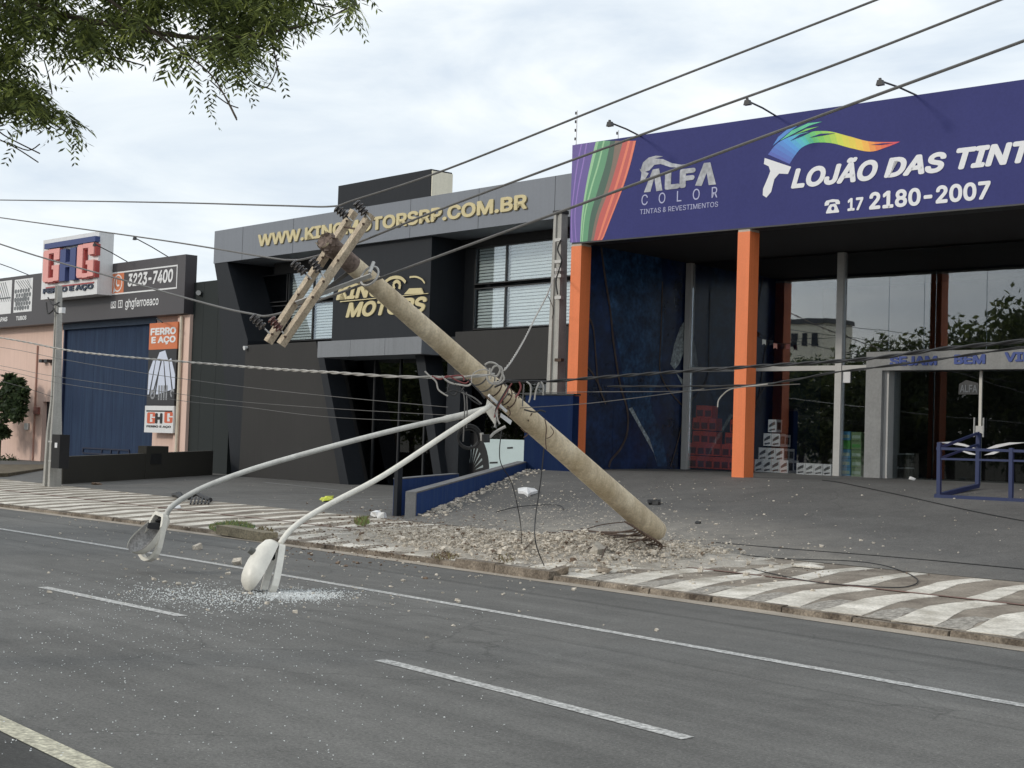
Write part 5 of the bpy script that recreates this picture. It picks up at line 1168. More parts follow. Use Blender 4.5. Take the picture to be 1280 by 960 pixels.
wire('loose_cable_end', [(897,509,13.1),(898,501,13.1),(903,494,13.1),(912,487,13.05),(926,484,13.0),(960,480,12.9)], .007, M_wirel, 'pale loose cable end curling beside the middle orange column')
S3 = [(630,463,15.7),(640,450,16.5),(655,425,18.5),(670,395,20.5),(684,368,22.5),(697,334,24.3)]
wire('service_cable', S3, .010, M_wirel, 'light twisted service cable from the leaning pole up to the grey ribbed pole', twist=.5)
wire('service_cable', [(684,368,22.5),(688,376,23),(692,388,24),(690,398,24.5)], .008, M_wireb, 'short dark cable branching from the service cable beside the grey ribbed pole')
# tangle of cables round the pole
tang = thing('cable_tangle', PXD(605,480,17.2), 'tangle of torn grey, black and reddish cables wrapped round the middle of the leaning pole', 'cable tangle')
def tw(pts, r_, m, D=17.2): build('cable_loop', MB().tube(smoothpts([PXD(x, y, D if len(q_) == 0 else q_[0]) for x, y, *q_ in pts], 6), r_, 6), m, parent=tang)
tw([(589,480),(590,470),(596,464),(606,462),(614,466),(613,474)], .007, M_wirel)
tw([(606,456),(612,453),(620,455),(625,462),(621,470),(614,468),(612,460)], .013, M_wirel)
tw([(613,466),(618,458),(626,459),(628,467),(624,477),(617,478)], .012, M_wirel)
tw([(608,470),(612,478),(622,480),(630,474),(626,464)], .012, M_wirel)
tw([(618,484),(630,479),(640,476),(655,477)], .011, M_wireb)
tw([(636,482),(630,492),(622,506),(619,516),(621,524)], .010, M_wireb); tw([(640,479),(634,488),(626,502),(620,514),(618,522)], .009, M_wirer)
tw([(649,477),(651,484),(648,492),(644,497)], .011, M_wirer); tw([(658,477),(663,482),(663,495),(661,503)], .010, M_wirel); tw([(674,478),(670,488),(668,500)], .010, M_wirel); tw([(676,477),(679,482),(679,494)], .009, M_wirel); tw([(655,480),(654,492),(653,508)], .008, M_wire)
tw([(531,464),(537,470),(545,477),(548,487),(556,493),(560,495)], .010, M_wirel); tw([(540,470),(550,474),(560,470),(572,476),(582,479),(588,474)], .009, M_wirer); tw([(552,470),(562,478),(575,481),(585,482),(590,478)], .012, M_wirel); tw([(553,473),(566,470),(578,470),(580,476)], .010, M_wirer)
tw([(556,492),(566,488),(575,490),(580,484)], .011, M_wireb); tw([(570,478),(580,490),(590,500),(600,506)], .009, M_wireb); tw([(576,490),(592,497),(602,505)], .010, M_wire); tw([(579,488),(581,505),(580,530),(579,552)], .008, M_wire); tw([(583,490),(584,510),(583,535)], .007, M_wire)
tw([(618,512),(620,520),(619,530),(618,534)], .010, M_wirel); tw([(621,512),(622,524),(625,530)], .009, M_wirel)
tw([(655,512),(668,515),(676,513),(682,515)], .010, M_wireb); tw([(681,524),(683,535),(682,550),(683,562)], .006, M_rust); tw([(688,533),(692,540),(688,546),(683,548)], .005, M_rust)
tw([(612,547),(618,541),(626,536),(632,533)], .018, M_wirel)
tw([(566,476),(572,486),(568,494),(560,489),(562,480)], .010, M_wireb); tw([(585,474),(592,482),(600,490),(606,498)], .012, M_wireb)
cl = MB(); cc = PXD(586,547,17.3)
for k in range(4): cl.ring(cc+Vector((random.uniform(-.01,.01),0,random.uniform(-.02,.02))), Fv+Uv*.2, .115+k*.006, .012, 24, 6)
build('coil', cl, M_wireb, parent=tang); cl = MB().tube([PXD(607,543,17.2), PXD(607,553,17.2)], .05, 10); build('connector', cl, M_wireb, parent=tang); build('connector', MB().tube([PXD(602,541,17.2), PXD(603,551,17.2)], .022, 8), M_wirel, parent=tang)
HG = 'thin wires hanging from the leaning pole'
g1 = GP(652, 690); wire('hanging_wire', [tuple(PXD(627,537,17.3)), tuple(PXD(625,575,17.3)), tuple(PXD(640,605,17.6)), tuple(PXD(650,650,18)), (g1.x, g1.y, g1.z+.1)], .006, M_wireb, 'left of the two thin dark wires hanging from the leaning pole onto the rubble', HG, mode='W')
g2 = GP(680, 709); wire('hanging_wire', [tuple(PXD(680,560,17.6)), tuple(PXD(676,600,17.6)), tuple(PXD(669,650,17.5)), tuple(PXD(670,680,17)), (g2.x, g2.y, g2.z+.02)], .007, M_wireb, 'right of the two thin dark wires hanging from the leaning pole, reaching the kerb', HG, mode='W')
def gwire(px, r_, m, label, dz=.0, nm='ground_cable'):
    P_ = smoothpts([GP(*p) for p in px], 6); P_ = [Vector((p.x, p.y, gz(p.x, p.y)+r_+.004+dz)) for p in P_]; return build(nm, MB().tube(P_, r_, 6), m, label=label, cat='cable')
gwire([(1028,601),(1118,618),(1217,640),(1290,654)], .009, M_wireb, 'black cable lying across the driveway toward the right edge')
gwire([(895,679),(1000,688),(1114,697),(1276,712),(1300,715)], .007, M_wireb, 'thin black cable lying along the back edge of the sidewalk')
gwire([(917,695),(1000,700),(1060,702),(1096,706),(1125,714),(1144,723),(1146,730),(1130,735),(1100,735),(1070,733),(1020,729),(969,719),(940,712)], .0065, M_wireb, 'thin cable lying in a wide loop on the patterned sidewalk')
gwire([(735,700),(770,690),(805,668),(790,684),(760,697),(752,712)], .010, M_rust, 'rusty bent bar lying across the rubble at the foot of the pole', .14, 'bent_bar')
gwire([(620,643),(650,636),(695,634),(705,640)], .008, M_wireb, 'thin dark wire lying on the rubble left of the leaning pole', .03)
gwire([(655,700),(668,688),(700,680),(745,668),(790,662)], .008, M_rust, 'long thin rusty wire arching over the rubble', .12, 'bent_bar')

# ================================================================== RUBBLE AND DEBRIS
M_rub = mat('rubble_chunk', (.50,.44,.36), .95, .3, 12, 60, .4, col2=(.74,.67,.57)); M_rub2 = mat('rubble_soil', (.17,.12,.085), .95, .35, 8, 50, .4)
M_shard = mat('broken_glass', (.74,.76,.75), .25, .1, 5, 30, 0, spec=.9); M_gravel = mat('gravel_bits', (.38,.36,.32), .9, .3, 9, 60, .2)
CB = Vector((B_.x, B_.y)); moundc = [(-14.2,15.6,2.0,1.3,.20), (-16.3,15.3,2.4,1.3,.14), (-13.1,15.4,1.1,.8,.12), (-15.2,14.2,1.8,.8,.09), (-18.5,16.3,1.6,.9,.05), (-12.4,15.9,1.2,.5,.06), (-19.2,15.3,2.0,1.5,.042)]
def mound(X, Y):
    h = 0
    for cx, cy, sx_, sy_, a in moundc: h = max(h, a*math.exp(-((X-cx)/sx_)**2-((Y-cy)/sy_)**2))
    return h*(1+.35*math.sin(X*7.1+Y*3.3)*math.sin(Y*6.3-X*2.1))
mb = MB(); nx, ny = 90, 46; x0, x1, y0, y1 = -20.5, -10.4, 12.95, 18.6
for i in range(nx+1):
    for j in range(ny+1):
        X = x0+(x1-x0)*i/nx; Y = y0+(y1-y0)*j/ny; h = mound(X, Y); mb.v.append((X, Y, gz(X, Y)+h-.035+random.uniform(-.006,.006)))
for i in range(nx):
    for j in range(ny):
        a = i*(ny+1)+j; q = (a, a+ny+1, a+ny+2, a+1)
        if max(mb.v[t][2]-gz(mb.v[t][0], mb.v[t][1]) for t in q) > -.004 and min(mb.v[t][1]-Yk(mb.v[t][0]) for t in q) > .05: mb.f.append(q); mb.m.append(0)
build('rubble_dust', mb, M_dust, label='pale dust and crushed concrete heaped on the sidewalk under the leaning pole', cat='rubble', kind='stuff', org=(0,0,0), smooth=False)
def inpoly(x, y, P_):
    c = False; j = len(P_)-1
    for i in range(len(P_)):
        if (P_[i][1] > y) != (P_[j][1] > y) and x < (P_[j][0]-P_[i][0])*(y-P_[i][1])/(P_[j][1]-P_[i][1])+P_[i][0]: c = not c
        j = i
    return c
rub = MB(); soil = MB()
core = [(560,640),(640,610),(700,598),(760,640),(835,660),(905,683),(915,697),(850,705),(790,712),(740,722),(690,722),(600,708),(520,690),(440,672),(480,652)]
cnt = 0
while cnt < 16000:
    X = random.gauss(-15.0, 2.1); Y = random.gauss(15.4, 1.25)
    if Y < Yk(X)-.25 or not (-21 < X < -9.5): continue
    px, py, _ = toPX((X, Y, gz(X, Y)))
    dens = mound(X, Y)/.14
    if not inpoly(px, py, core): 
        if random.random() > .10: continue
    elif random.random() > .25+dens: continue
    s = min(.005+random.expovariate(1/.0078), .06); h = mound(X, Y)
    if Y < Yk(X): s = min(s, .03); h = 0
    (rub if random.random() > .07 else soil).chunk((X, Y, gz(X, Y)+h*random.uniform(.75,1.1)+s*.3), s, s*random.uniform(.5,1), s*random.uniform(.35,.8)); cnt += 1
build('concrete_rubble', rub, M_rub, label='heap of broken pale concrete bits under the leaning pole', cat='rubble', kind='stuff', org=(0,0,0))
build('soil_clods', soil, M_rub2, label='brown soil clods mixed into the rubble by the kerb', cat='soil', kind='stuff', org=(0,0,0))
fd = MB()
for _ in range(6000):
    if random.random() < .8: px, py = random.gauss(675, 85), random.gauss(650, 19)
    else: px, py = random.gauss(820, 90), random.gauss(668, 18)
    if not (500 < px < 1100 and 588 < py < 740): continue
    p = GP(px, py)
    if p.y > 24.5: continue
    s = min(.003+random.expovariate(1/.0038), .03); fd.chunk((p.x, p.y, p.z+s*.35), s, s*random.uniform(.5,1), s*.5)
build('concrete_crumbs', fd, M_rub, label='fine pale concrete crumbs thrown up the driveway behind the pole foot', cat='rubble', kind='stuff', org=(0,0,0))
so_ = MB()
for _ in range(3200):
    px, py = random.gauss(500, 75), random.gauss(668, 16)
    if not (330 < px < 660): continue
    p = GP(px, py); s = min(.004+random.expovariate(1/.006), .03); so_.chunk((p.x, p.y, p.z+s*.35), s, s*random.uniform(.5,1), s*.5)
build('soil_crumbs', so_, M_rub2, label='brown earth crumbs spread over the paving left of the rubble', cat='soil', kind='stuff', org=(0,0,0))
sc = MB()
for _ in range(420):
    f_ = random.random(); X = WS[0]+(WE[0]-WS[0])*f_+random.expovariate(1/.18)+.04; Y = WS[1]+(WE[1]-WS[1])*f_; s = min(.012+random.expovariate(1/.014), .06); sc.chunk((X, Y, gz(X+.2, Y)+s*.3), s, s*.8, s*.5)
for _ in range(1050):
    r1 = random.random()
    if r1 < .40: px, py = random.gauss(560, 200), random.gauss(655, 28)
    elif r1 < .60: px, py = random.gauss(480, 200), random.gauss(722, 26)
    elif r1 < .75: px, py = random.gauss(180, 110), random.gauss(665, 35)
    elif r1 < .87: px, py = random.gauss(760, 120), random.gauss(620, 22)
    else: px, py = random.uniform(200, 1280), random.uniform(602, 700)
    if not (-30 < px < 1300 and 600 < py < 800): continue
    p = GP(px, py)
    if p.y > 26 or p.x < -60: continue
    s = min(.008+random.expovariate(1/.006), .035); sc.chunk((p.x, p.y, p.z+s*.35), s, s*random.uniform(.5,1), s*.5)
build('scattered_gravel', sc, M_rub, label='scattered small concrete bits over the lot, sidewalk and road', cat='gravel', kind='stuff', org=(0,0,0))
gl = MB()
for _ in range(5200):
    r1 = random.random()
    if r1 < .45: px, py = random.gauss(374, 30), random.gauss(744.5, 3.4)
    elif r1 < .62: px, py = random.gauss(290, 40), random.gauss(749, 8)
    elif r1 < .75: px, py = random.gauss(225, 40), random.gauss(742, 7)
    elif r1 < .93: px, py = random.gauss(230, 130), random.gauss(770, 42)
    else: px, py = random.uniform(0, 640), random.uniform(720, 950)
    if py < 712: continue
    p = PXZ(px, py, 0)
    if p.y > Yg(p.x)-.5: continue
    s = random.uniform(.003, .009) if r1 < .75 else random.uniform(.002, .006); gl.chunk((p.x, p.y, .002+s*.5), s, s*random.uniform(.5,1), s*.6)
build('glass_shards', gl, M_shard, label='small white glass shards strewn on the asphalt round the fallen lamp heads', cat='broken glass', kind='stuff', org=(0,0,0))
# bigger loose pieces
def piece(nm, px, py, sx_, sy_, sz_, m, label, cat, rep=1, h=0, seed=0, group=None):
    random.seed(seed); p = GP(px, py); mb = MB()
    for _ in range(rep): mb.chunk((p.x+random.uniform(-.5,.5)*sx_*(rep > 1), p.y+random.uniform(-.5,.5)*sy_*(rep > 1), p.z+h+sz_*.7), sx_, sy_, sz_)
    return build(nm, mb, m, label=label, cat=cat, group=group)
CG = 'larger concrete lumps in the rubble'
piece('concrete_lump', 748, 700, .15, .13, .10, M_conc, 'largest concrete lump in the rubble left of the pole foot', 'concrete lump', h=.05, seed=1, group=CG)
piece('concrete_lump', 768, 704, .12, .10, .05, M_conc, 'flat concrete lump beside the largest lump in the rubble', 'concrete lump', h=.03, seed=2, group=CG)
piece('concrete_lump', 755, 716, .18, .10, .05, M_kerb, 'broken earth-brown kerb lump at the gutter right of the hole', 'concrete lump', seed=3, group=CG)
piece('concrete_lump', 700, 718, .22, .11, .05, M_kerb, 'long earth-brown kerb lump under the right hanging wire', 'concrete lump', seed=4, group=CG)
piece('concrete_lump', 455, 676, .10, .08, .06, M_rub, 'small upright concrete bit on the sidewalk right of the standing lamp', 'concrete lump', seed=5, group=CG)
piece('concrete_lump', 247, 687, .08, .07, .05, M_rub, 'grey stone on the road left of the lamp with the pale arm', 'stone', seed=6)
piece('concrete_lump', 296, 706, .07, .06, .045, M_rub, 'small pale stone on the road at the edge line, left of the pale lamp', 'stone', seed=7)
piece('concrete_lump', 120, 606, .12, .08, .03, M_rub2, 'brown broken bits on the ground in front of the low wall', 'debris', rep=7, seed=8)
kb2 = GP(312, 668); m = MB(); p_, q_ = GP(279, 667), GP(338, 674); m.beam(Vector((p_.x,p_.y,.10)), Vector((q_.x,q_.y,.07)), .26, .14); build('displaced_kerb', m, mat('mossy_kerb', (.24,.205,.14), .95, .35, 5, 40, .5), label='mossy kerb block lifted and tilted in front of the grass tuft', cat='kerb block')
def sheetlet(nm, pts, m, label, cat, th=.02):
    P_ = [GP(*p) for p in pts]; c = sum(P_, Vector())/len(P_); mb = MB(); n = len(P_)
    vs = [Vector((p.x, p.y, p.z+.01)) for p in P_]+[Vector((p.x, p.y, p.z+.01+th)) for p in P_]+[c+Vector((0,0,.01+th*2.2))]
    mb.add(vs, [(i, (i+1)%n, (i+1)%n+n, i+n) for i in range(n)]+[(i+n, (i+1)%n+n, 2*n) for i in range(n)]); return build(nm, mb, m, label=label, cat=cat)
sheetlet('broken_plate', [(647,614),(655,612.5),(668,614),(672,617),(664,619),(660,622),(655,618),(648,617.5)], M_plast, 'white broken plastic plate on the driveway by the blue wall', 'broken plate', .05)
random.seed(31); p = GP(472,648); m = MB()
for dx, dy_, dz, s_ in ((-.06,0,.05,.10),(.06,.02,.06,.10),(0,-.02,.08,.08)): m.chunk((p.x+dx, p.y+dy_, p.z+dz), s_, s_*.8, .06)
build('plastic_bag', m, M_plast, label='crumpled white plastic bag on the lot left of the blue wall end', cat='plastic bag')
yb_ = mat('yellow_plastic', (.62,.66,.09), .5); y1 = thing('yellow_wrapper', GP(409,626), 'crumpled bright yellow-green wrapper on the parking lot behind the pale lamp arm', 'wrapper')
random.seed(11); p = GP(409,627); m = MB()
for dx, dy_, dz in ((-.12,0,.05),(.02,.02,.09),(.12,-.02,.06),(.0,0,.03)): m.chunk((p.x+dx, p.y+dy_, p.z+dz), .11, .09, .05)
build('folds', m, yb_, parent=y1)
bmp = thing('broken_car_part', GP(243,629), 'black broken car trim piece lying on the sidewalk behind the left lamp arm', 'car part')
m = MB(); P_ = [GP(x, y)+Vector((0,0,h)) for x, y, h in ((236,626,.06),(245,624.5,.12),(254,627,.09),(263,629,.07))]; m.tube(smoothpts(P_, 3), .045, 7); build('trim_bar', m, M_wireb, parent=bmp)
m = MB(); P_ = [GP(x, y)+Vector((0,0,h)) for x, y, h in ((217,623,.07),(223,624.5,.10),(229,627,.04))]; m.tube(P_, [.05,.08,.03], 7); build('trim_end', m, M_wireb, parent=bmp)
m = MB()
for k in range(6): x = 238+k*4.5; m.beam(GP(x, 631)+Vector((0,0,.02)), GP(x+2, 627)+Vector((0,0,.09)), .03, .03)
build('trim_ribs', m, M_wireb, parent=bmp)
piece('black_fragment', 819, 631, .13, .08, .05, M_wireb, 'black fragment on the driveway right of the leaning pole', 'fragment', rep=3, seed=21)
piece('black_fragment', 872, 655, .05, .04, .02, M_wireb, 'tiny dark fragment on the driveway nearest the sidewalk', 'fragment', seed=22)
piece('white_chip', 1140, 600.5, .08, .06, .04, M_plast, 'white chip on the ground before the grey portal', 'chip', seed=23)
sheetlet('white_strip', [(210,634),(225,633),(226,636),(211,637)], M_plast, 'small flat white strip on the sidewalk by the left lamp arm', 'plastic strip', .015)
# sheet metal flap on sidewalk
sheetlet('broken_tile', [(990,709),(1004,706.5),(1031,711),(1028,712.5)], M_white, 'thin pale broken slab lying on the patterned sidewalk', 'slab', .02)
# tufts of grass
def grass(name, cx, cy, rx, ry, n, hmax, cols, label, kind='stuff'):
    mb = MB()
    for _ in range(n):
        a = random.uniform(0, 6.28); r_ = math.sqrt(random.random()); p = GP(cx+rx*r_*math.cos(a), cy+ry*r_*math.sin(a)); h = hmax*random.uniform(.3,1)*(1-.5*r_)
        d = Vector((random.uniform(-1,1), random.uniform(-1,1), 0))*h*.6; w_ = Vector((random.uniform(-1,1), random.uniform(-1,1), 0)).normalized()*.008
        mb.add([p-w_, p+w_, p+w_*.6+d*.4+Vector((0,0,h*.7)), p+d+Vector((0,0,h))], [(0,1,2),(0,2,3)], random.randrange(len(cols)))
    return build(name, mb, cols, label=label, cat='grass', kind=kind)
M_g1, M_g2, M_g3 = mat('grass_green', (.19,.25,.08), .8, .3, 8, 40, 0), mat('grass_dry', (.20,.17,.08), .9, .3, 8, 40, 0), mat('grass_bluish', (.10,.16,.10), .8, .3, 8, 40, 0)
grass('grass_tuft', 290, 660, 29, 7, 1300, .12, [M_g1, M_g3, M_g1, M_g2], 'tuft of green grass in the broken paving behind the lifted kerb block'); grass('grass_tuft', 452, 654, 9, 4, 350, .18, [M_g2, M_g1], 'small dry weed tuft left of the white plastic bag')
grass('dry_roots', 556, 697, 18, 4, 260, .10, [M_rub2, M_g2], 'brown dry roots poking out of the rubble at the kerb'); grass('dry_roots', 630, 700, 14, 5, 220, .10, [M_rub2, M_g2], 'brown dry roots in the rubble left of the right hanging wire')
grass('dry_roots', 330, 664, 12, 4, 160, .10, [M_rub2, M_g2], 'brown leaf litter right of the grass tuft')
# ================================================================== PLANTS
def leafmat(name, c1, c2, c3):
    m = bpy.data.materials.new(name); m.use_nodes = True; t = m.node_tree; b = t.nodes['Principled BSDF']; b.inputs['Roughness'].default_value = .5
    g = N(t, 'ShaderNodeNewGeometry'); r = N(t, 'ShaderNodeValToRGB'); r.color_ramp.elements[0].color = (*c1, 1); r.color_ramp.elements[1].color = (*c3, 1); e = r.color_ramp.elements.new(.6); e.color = (*c2, 1)
    t.links.new(g.outputs['Random Per Island'], r.inputs['Fac']); t.links.new(r.outputs['Color'], b.inputs['Base Color'])
    tl = N(t, 'ShaderNodeBsdfTranslucent'); t.links.new(r.outputs['Color'], tl.inputs['Color']); mx_ = N(t, 'ShaderNodeMixShader'); mx_.inputs['Fac'].default_value = .55
    t.links.new(b.outputs[0], mx_.inputs[1]); t.links.new(tl.outputs[0], mx_.inputs[2]); t.links.new(mx_.outputs[0], t.nodes['Material Output'].inputs['Surface']); return m
M_leaf = leafmat('leaflets', (.05,.066,.026), (.15,.19,.055), (.42,.48,.14)); M_bark = mat('bark', (.09,.07,.055), .9, .25, 6, 40, .5)
M_leaf2 = leafmat('bush_leaves', (.03,.05,.022), (.06,.09,.04), (.10,.14,.06)); M_leaf3 = leafmat('far_leaves', (.035,.05,.018), (.09,.115,.035), (.19,.20,.07))
random.seed(5)
tree = thing('overhanging_tree', (-8.6, 3.0, 0), 'tree branches with feathery green leaves hanging into the top left corner', 'tree')
trunk = [Vector((-11.6,1.2,0)), Vector((-11.5,1.2,1.5)), Vector((-11.3,1.5,3.0)), Vector((-11.0,1.8,4.6)), Vector((-10.6,2.2,6.0))]
tree.location = (-11.6, 1.2, 0); ORG[tree.name] = (-11.6, 1.2, 0)
build('trunk', MB().tube(smoothpts(trunk, 4), [.24-.006*i for i in range(17)], 12), M_bark, parent=tree, smooth=True)
root1 = trunk[-1]; root2 = trunk[3]
limbs = [([(-260,-140,9.2),(-80,-60,8.8),(40,5,8.4),(150,33,8.2),(260,48,8.0),(340,40,8.1),(400,26,8.2),(446,4,8.3)], .035, root1), ([(-260,20,9.4),(-60,70,9.0),(20,115,8.8),(60,150,8.7),(95,172,8.7)], .028, root2),
         ([(-150,-120,8.8),(60,-50,8.3),(150,10,8.0),(220,60,7.9),(265,95,7.9),(296,150,7.8)], .022, root1), ([(0,-160,9),(180,-80,8.6),(300,-10,8.4),(335,40,8.3),(348,92,8.3)], .02, root1),
         ([(-200,-60,8.6),(-40,-10,8.3),(60,30,8.2),(130,66,8.2),(180,82,8.2)], .022, root1), ([(-150,120,9.2),(-30,150,9.0),(10,172,8.9),(50,192,8.9)], .015, root2), ([(180,-120,8.8),(300,-40,8.5),(380,0,8.5),(420,10,8.4)], .018, root1)]
br = MB(); LP = []
for pts, r_, rt_ in limbs:
    P_ = smoothpts([rt_]+[PXD(*p) for p in pts], 6); n = len(P_); br.tube(P_, [max(r_*.85*(1-i/n), .004) for i in range(n)], 7); LP += P_[6:]
for px in ([(300,86),(318,105),(335,108),(348,82)], [(262,100),(280,118),(296,148)], [(268,118),(285,130),(298,135)], [(320,105),(345,114)], [(-10,170),(20,185),(48,203)], [(10,178),(35,188),(50,180)], [(55,75),(62,100),(65,118)], [(120,70),(132,80),(146,87)]):
    br.tube(smoothpts([PXD(x, y, 8.2) for x, y in px], 4), .0035, 5)
build('branches', br, M_bark, parent=tree, smooth=True)
region = [(-260,-200),(520,-200),(470,-60),(448,-4),(447,8),(434,14),(415,4),(398,10),(390,18),(392,38),(384,40),(368,30),(345,42),(333,60),(326,78),(318,96),(306,100),(290,84),(268,84),(250,64),(236,82),(215,78),(205,68),(192,58),(168,44),(150,40),(136,66),(112,60),(96,76),(84,60),(62,44),(50,70),(42,92),(56,120),(66,138),(86,150),(92,160),(80,168),(56,156),(44,170),(22,160),(4,166),(-40,170),(-260,170)]
lf = MB()
def frond(p, dirv, ln, npair, ll, wd):
    s = dirv.cross(Vector((random.uniform(-.3,.3), random.uniform(-.3,.3), 1))).normalized(); nrm = s.cross(dirv).normalized()
    for k in range(npair):
        f = (k+.6)/npair; c = p+dirv*ln*f+Vector((0,0,-.25*ln*f*f)); l_ = ll*(1-.35*abs(f-.45)*1.6)*random.uniform(.85,1.1)
        for sg in (-1, 1):
            d = (s*sg*.85+dirv*.55+Vector((0,0,-.35))+nrm*random.uniform(-.25,.25)).normalized(); a = c; b = c+d*l_; m_ = c+d*l_*.5; w_ = d.cross(nrm).normalized()*wd
            lf.add([a, m_-w_, b, m_+w_], [(0,1,2,3)])
cnt = 0
while cnt < 3500:
    px, py = random.uniform(-200, 450), random.uniform(-120, 175)
    if not inpoly(px, py+(13 if px > 60 else 8), region): continue
    v_ = math.sin(px*.045+py*.03)+math.sin(px*.021-py*.06+1.3)+.6*math.sin(px*.11+py*.09)
    if v_ < -.6 and random.random() < .85: continue
    if py > 100 and px > 110: continue
    D = random.uniform(7.7, 9.2); p = PXD(px, py, D); a = random.uniform(0, 6.28); dirv = Vector((math.cos(a), math.sin(a), random.uniform(-1.1,.05))).normalized()
    frond(p, dirv, random.uniform(.14,.22), random.randint(5,7), random.uniform(.065,.10), random.uniform(.006,.009)); cnt += 1
for px, py in ((262,104),(300,100),(312,98),(272,96),(345,82),(350,86),(335,70),(440,12),(444,18),(436,8),(410,8),(250,108),(258,118),(258,130),(90,165),(94,172),(97,160),(330,83),(20,178),(285,98),(300,92)):
    for _ in range(1):
        a = random.uniform(0, 6.28); frond(PXD(px, py, 8.2), Vector((math.cos(a)*.6, math.sin(a)*.6, -.8)).normalized(), .13, 5, .045, .006)
o = build('crown', lf, M_leaf, parent=tree); o['kind'] = 'stuff'

def leafcloud(mb, c, rad, n, s, flat_=.8):
    for _ in range(n):
        d = Vector(np.random.default_rng(random.randrange(10**9)).normal(size=3)); d.normalize(); r_ = random.random()**.4; p = Vector(c)+Vector((d.x*rad[0], d.y*rad[1], d.z*rad[2]))*r_
        a = Vector((random.uniform(-1,1), random.uniform(-1,1), random.uniform(-1,.4))).normalized(); b = a.cross(Vector((random.uniform(-1,1), random.uniform(-1,1), random.uniform(-1,1)))).normalized(); k = s*random.uniform(.6,1.2)
        mb.add([p, p+a*k*.5-b*k*.22, p+a*k, p+a*k*.5+b*k*.22], [(0,1,2,3)])
bush = thing('hanging_bush', G.W(at(G,5,550,-.5)[0], -.5, .3), 'dark leafy shrub growing against the pink wall at the left edge', 'shrub'); m = MB()
def bpos(x, y, v): u, z = at(G, x, y, v); return G.W(u, v, z)
for x, y, r_ in ((2,492,.6),(14,484,.35),(24,478,.22),(27,496,.26),(8,512,.5),(21,518,.3),(-8,530,.7),(3,538,.3),(-12,500,.9),(30,488,.16),(16,502,.3),(12,472,.18),(26,510,.2)): leafcloud(m, bpos(x, y, -.6), (r_, r_*.8, r_*.9), 330, .24)
build('foliage', m, M_leaf2, parent=bush); build('stem', MB().tube([bpos(-3,596,-.6), bpos(-1,560,-.6), bpos(2,520,-.6)], [.09,.07,.05], 8), M_bark, parent=bush)
m = MB(); leafcloud(m, bpos(8, 577, -.6), (.55,.5,.3), 500, .12); b2 = thing('small_shrub', bpos(8,583,-.6), 'small round dark shrub on the dry bed at the left edge', 'shrub'); build('foliage', m, M_leaf2, parent=b2); build('stem', MB().tube([bpos(8,584,-.6), bpos(8,577,-.6)], .03, 6), M_bark, parent=b2)
m = MB(); 
vs = [bpos(-60, 592, -.4), bpos(62, 583.5, -.4)]; q = [PXZ(-60,600,.15), PXZ(10,598,.15), PXZ(56,590,.17), PXZ(66,584,.2), PXZ(-60,584,.2)]
m.add([Vector((p.x,p.y,.30)) for p in q]+[Vector((p.x,p.y,0)) for p in q], [(0,1,2,3,4)]+[(i,(i+5),(i+1)%5+5,(i+1)%5) for i in range(5)])
build('planting_bed', m, mat('dry_bed', (.12,.095,.06), .95, .4, 3, 30, .5), label='raised dry planting bed in front of the pink wall at the left edge', cat='planting bed')

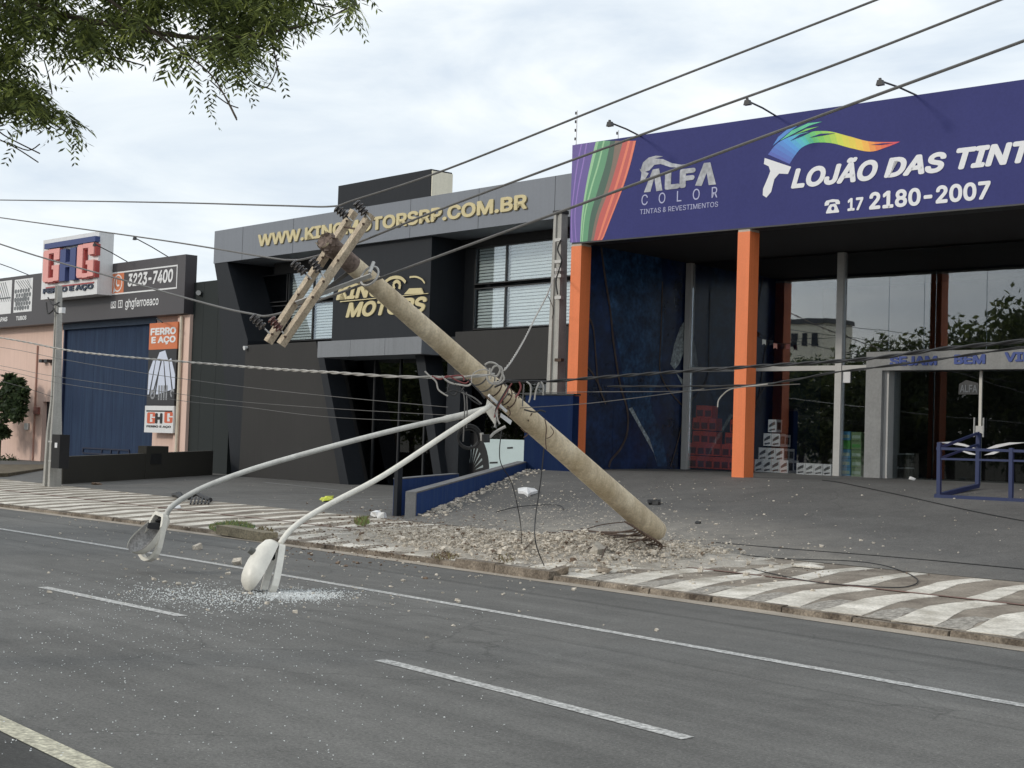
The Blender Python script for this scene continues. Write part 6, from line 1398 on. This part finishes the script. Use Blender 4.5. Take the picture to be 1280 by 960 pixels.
# trees and a block of flats across the avenue, behind the camera: the shop glass mirrors them
variants = []
def fartree(seed):
    random.seed(seed); c = MB(); H = random.uniform(7.6, 8.6)
    for _ in range(34):
        a = random.uniform(0, 6.28); r_ = random.uniform(0, 2.9); leafcloud(c, (r_*math.cos(a), r_*math.sin(a), H*.52+random.uniform(-2.8,2.4)*(1-r_/6)), (1.1,1.1,.8), 90, .38)
    return c, H
def mirror(p, P, v):
    d = (p-P.o).dot(P.v)-v; return p-P.v*(2*d)
def mp_(px, D, P, v): q = mirror(PXD(px, 560, D), P, v); return (q.x, q.y)
spots = [mp_(x, D, L, GV) for x, D in ((1000,84),(1030,80),(1062,78),(1095,76),(1125,74),(1155,73),(1190,72),(1225,66),(1262,60),(1300,56),(960,84),(920,88),(880,80))]+[mp_(x, D, K, .9) for x, D in ((470,96),(492,90),(515,97),(540,92),(620,100),(650,96))]
protos = []
for i, (x, y) in enumerate(spots):
    lab = ('roadside tree mirrored in the paint shop glass, %s of the row' % ('first second third fourth fifth sixth seventh eighth ninth tenth eleventh twelfth thirteenth'.split()[i])) if i < 13 else ('roadside tree mirrored in the workshop glass, %s of the row' % ('first second third fourth fifth sixth'.split()[i-13]))
    if i < 3:
        c, H = fartree(50+i); c.v = [(v[0]+x, v[1]+y, v[2]) for v in c.v]
        t = thing('mirrored_tree', (x, y, 0), lab, 'tree', 'trees across the avenue seen as reflections'); build('crown', c, M_leaf3, parent=t)
        build('trunk', MB().tube([Vector((x,y,0)), Vector((x+.2,y,2.5)), Vector((x,y+.2,H*.6))], [.22,.16,.08], 8), M_bark, parent=t); protos.append(t)
    else:
        src = protos[i % 3]; t = src.copy(); COL.objects.link(t); t['label'] = lab; t.location = (x, y, 0); t.rotation_euler = (0, 0, i*1.7); t.scale = (1, 1, (.98+.2*((i*37) % 10)/10) if i < 8 else 1.12)
        for ch in src.children: c2 = ch.copy(); COL.objects.link(c2); c2.parent = t
fx, fy = mp_(1014, 135, L, GV)
fl = thing('mirrored_building', (fx, fy, 0), 'cream block of flats across the avenue mirrored in the shop glass', 'building')
build('wall', MB().box(fx-2.4,fx+2.4,fy-2.4,fy+2.4,0,13.0), M_cream, parent=fl); build('roof', MB().box(fx-2.6,fx+2.6,fy-2.6,fy+2.6,13.01,13.4), M_roof, parent=fl)
for i in range(4):
    for j in range(4): build('window', MB().box(fx-2.1+i*1.1, fx-1.5+i*1.1, fy+2.41, fy+2.48, 2+j*3, 3.2+j*3), M_frame, parent=fl)
fl2 = thing('mirrored_wall', (-60, -34, 0), 'long brick wall across the avenue mirrored in the workshop glass', 'wall'); build('wall_body', MB().box(-130, 5, -34.3, -34, 0, 3.0), M_conc, parent=fl2)
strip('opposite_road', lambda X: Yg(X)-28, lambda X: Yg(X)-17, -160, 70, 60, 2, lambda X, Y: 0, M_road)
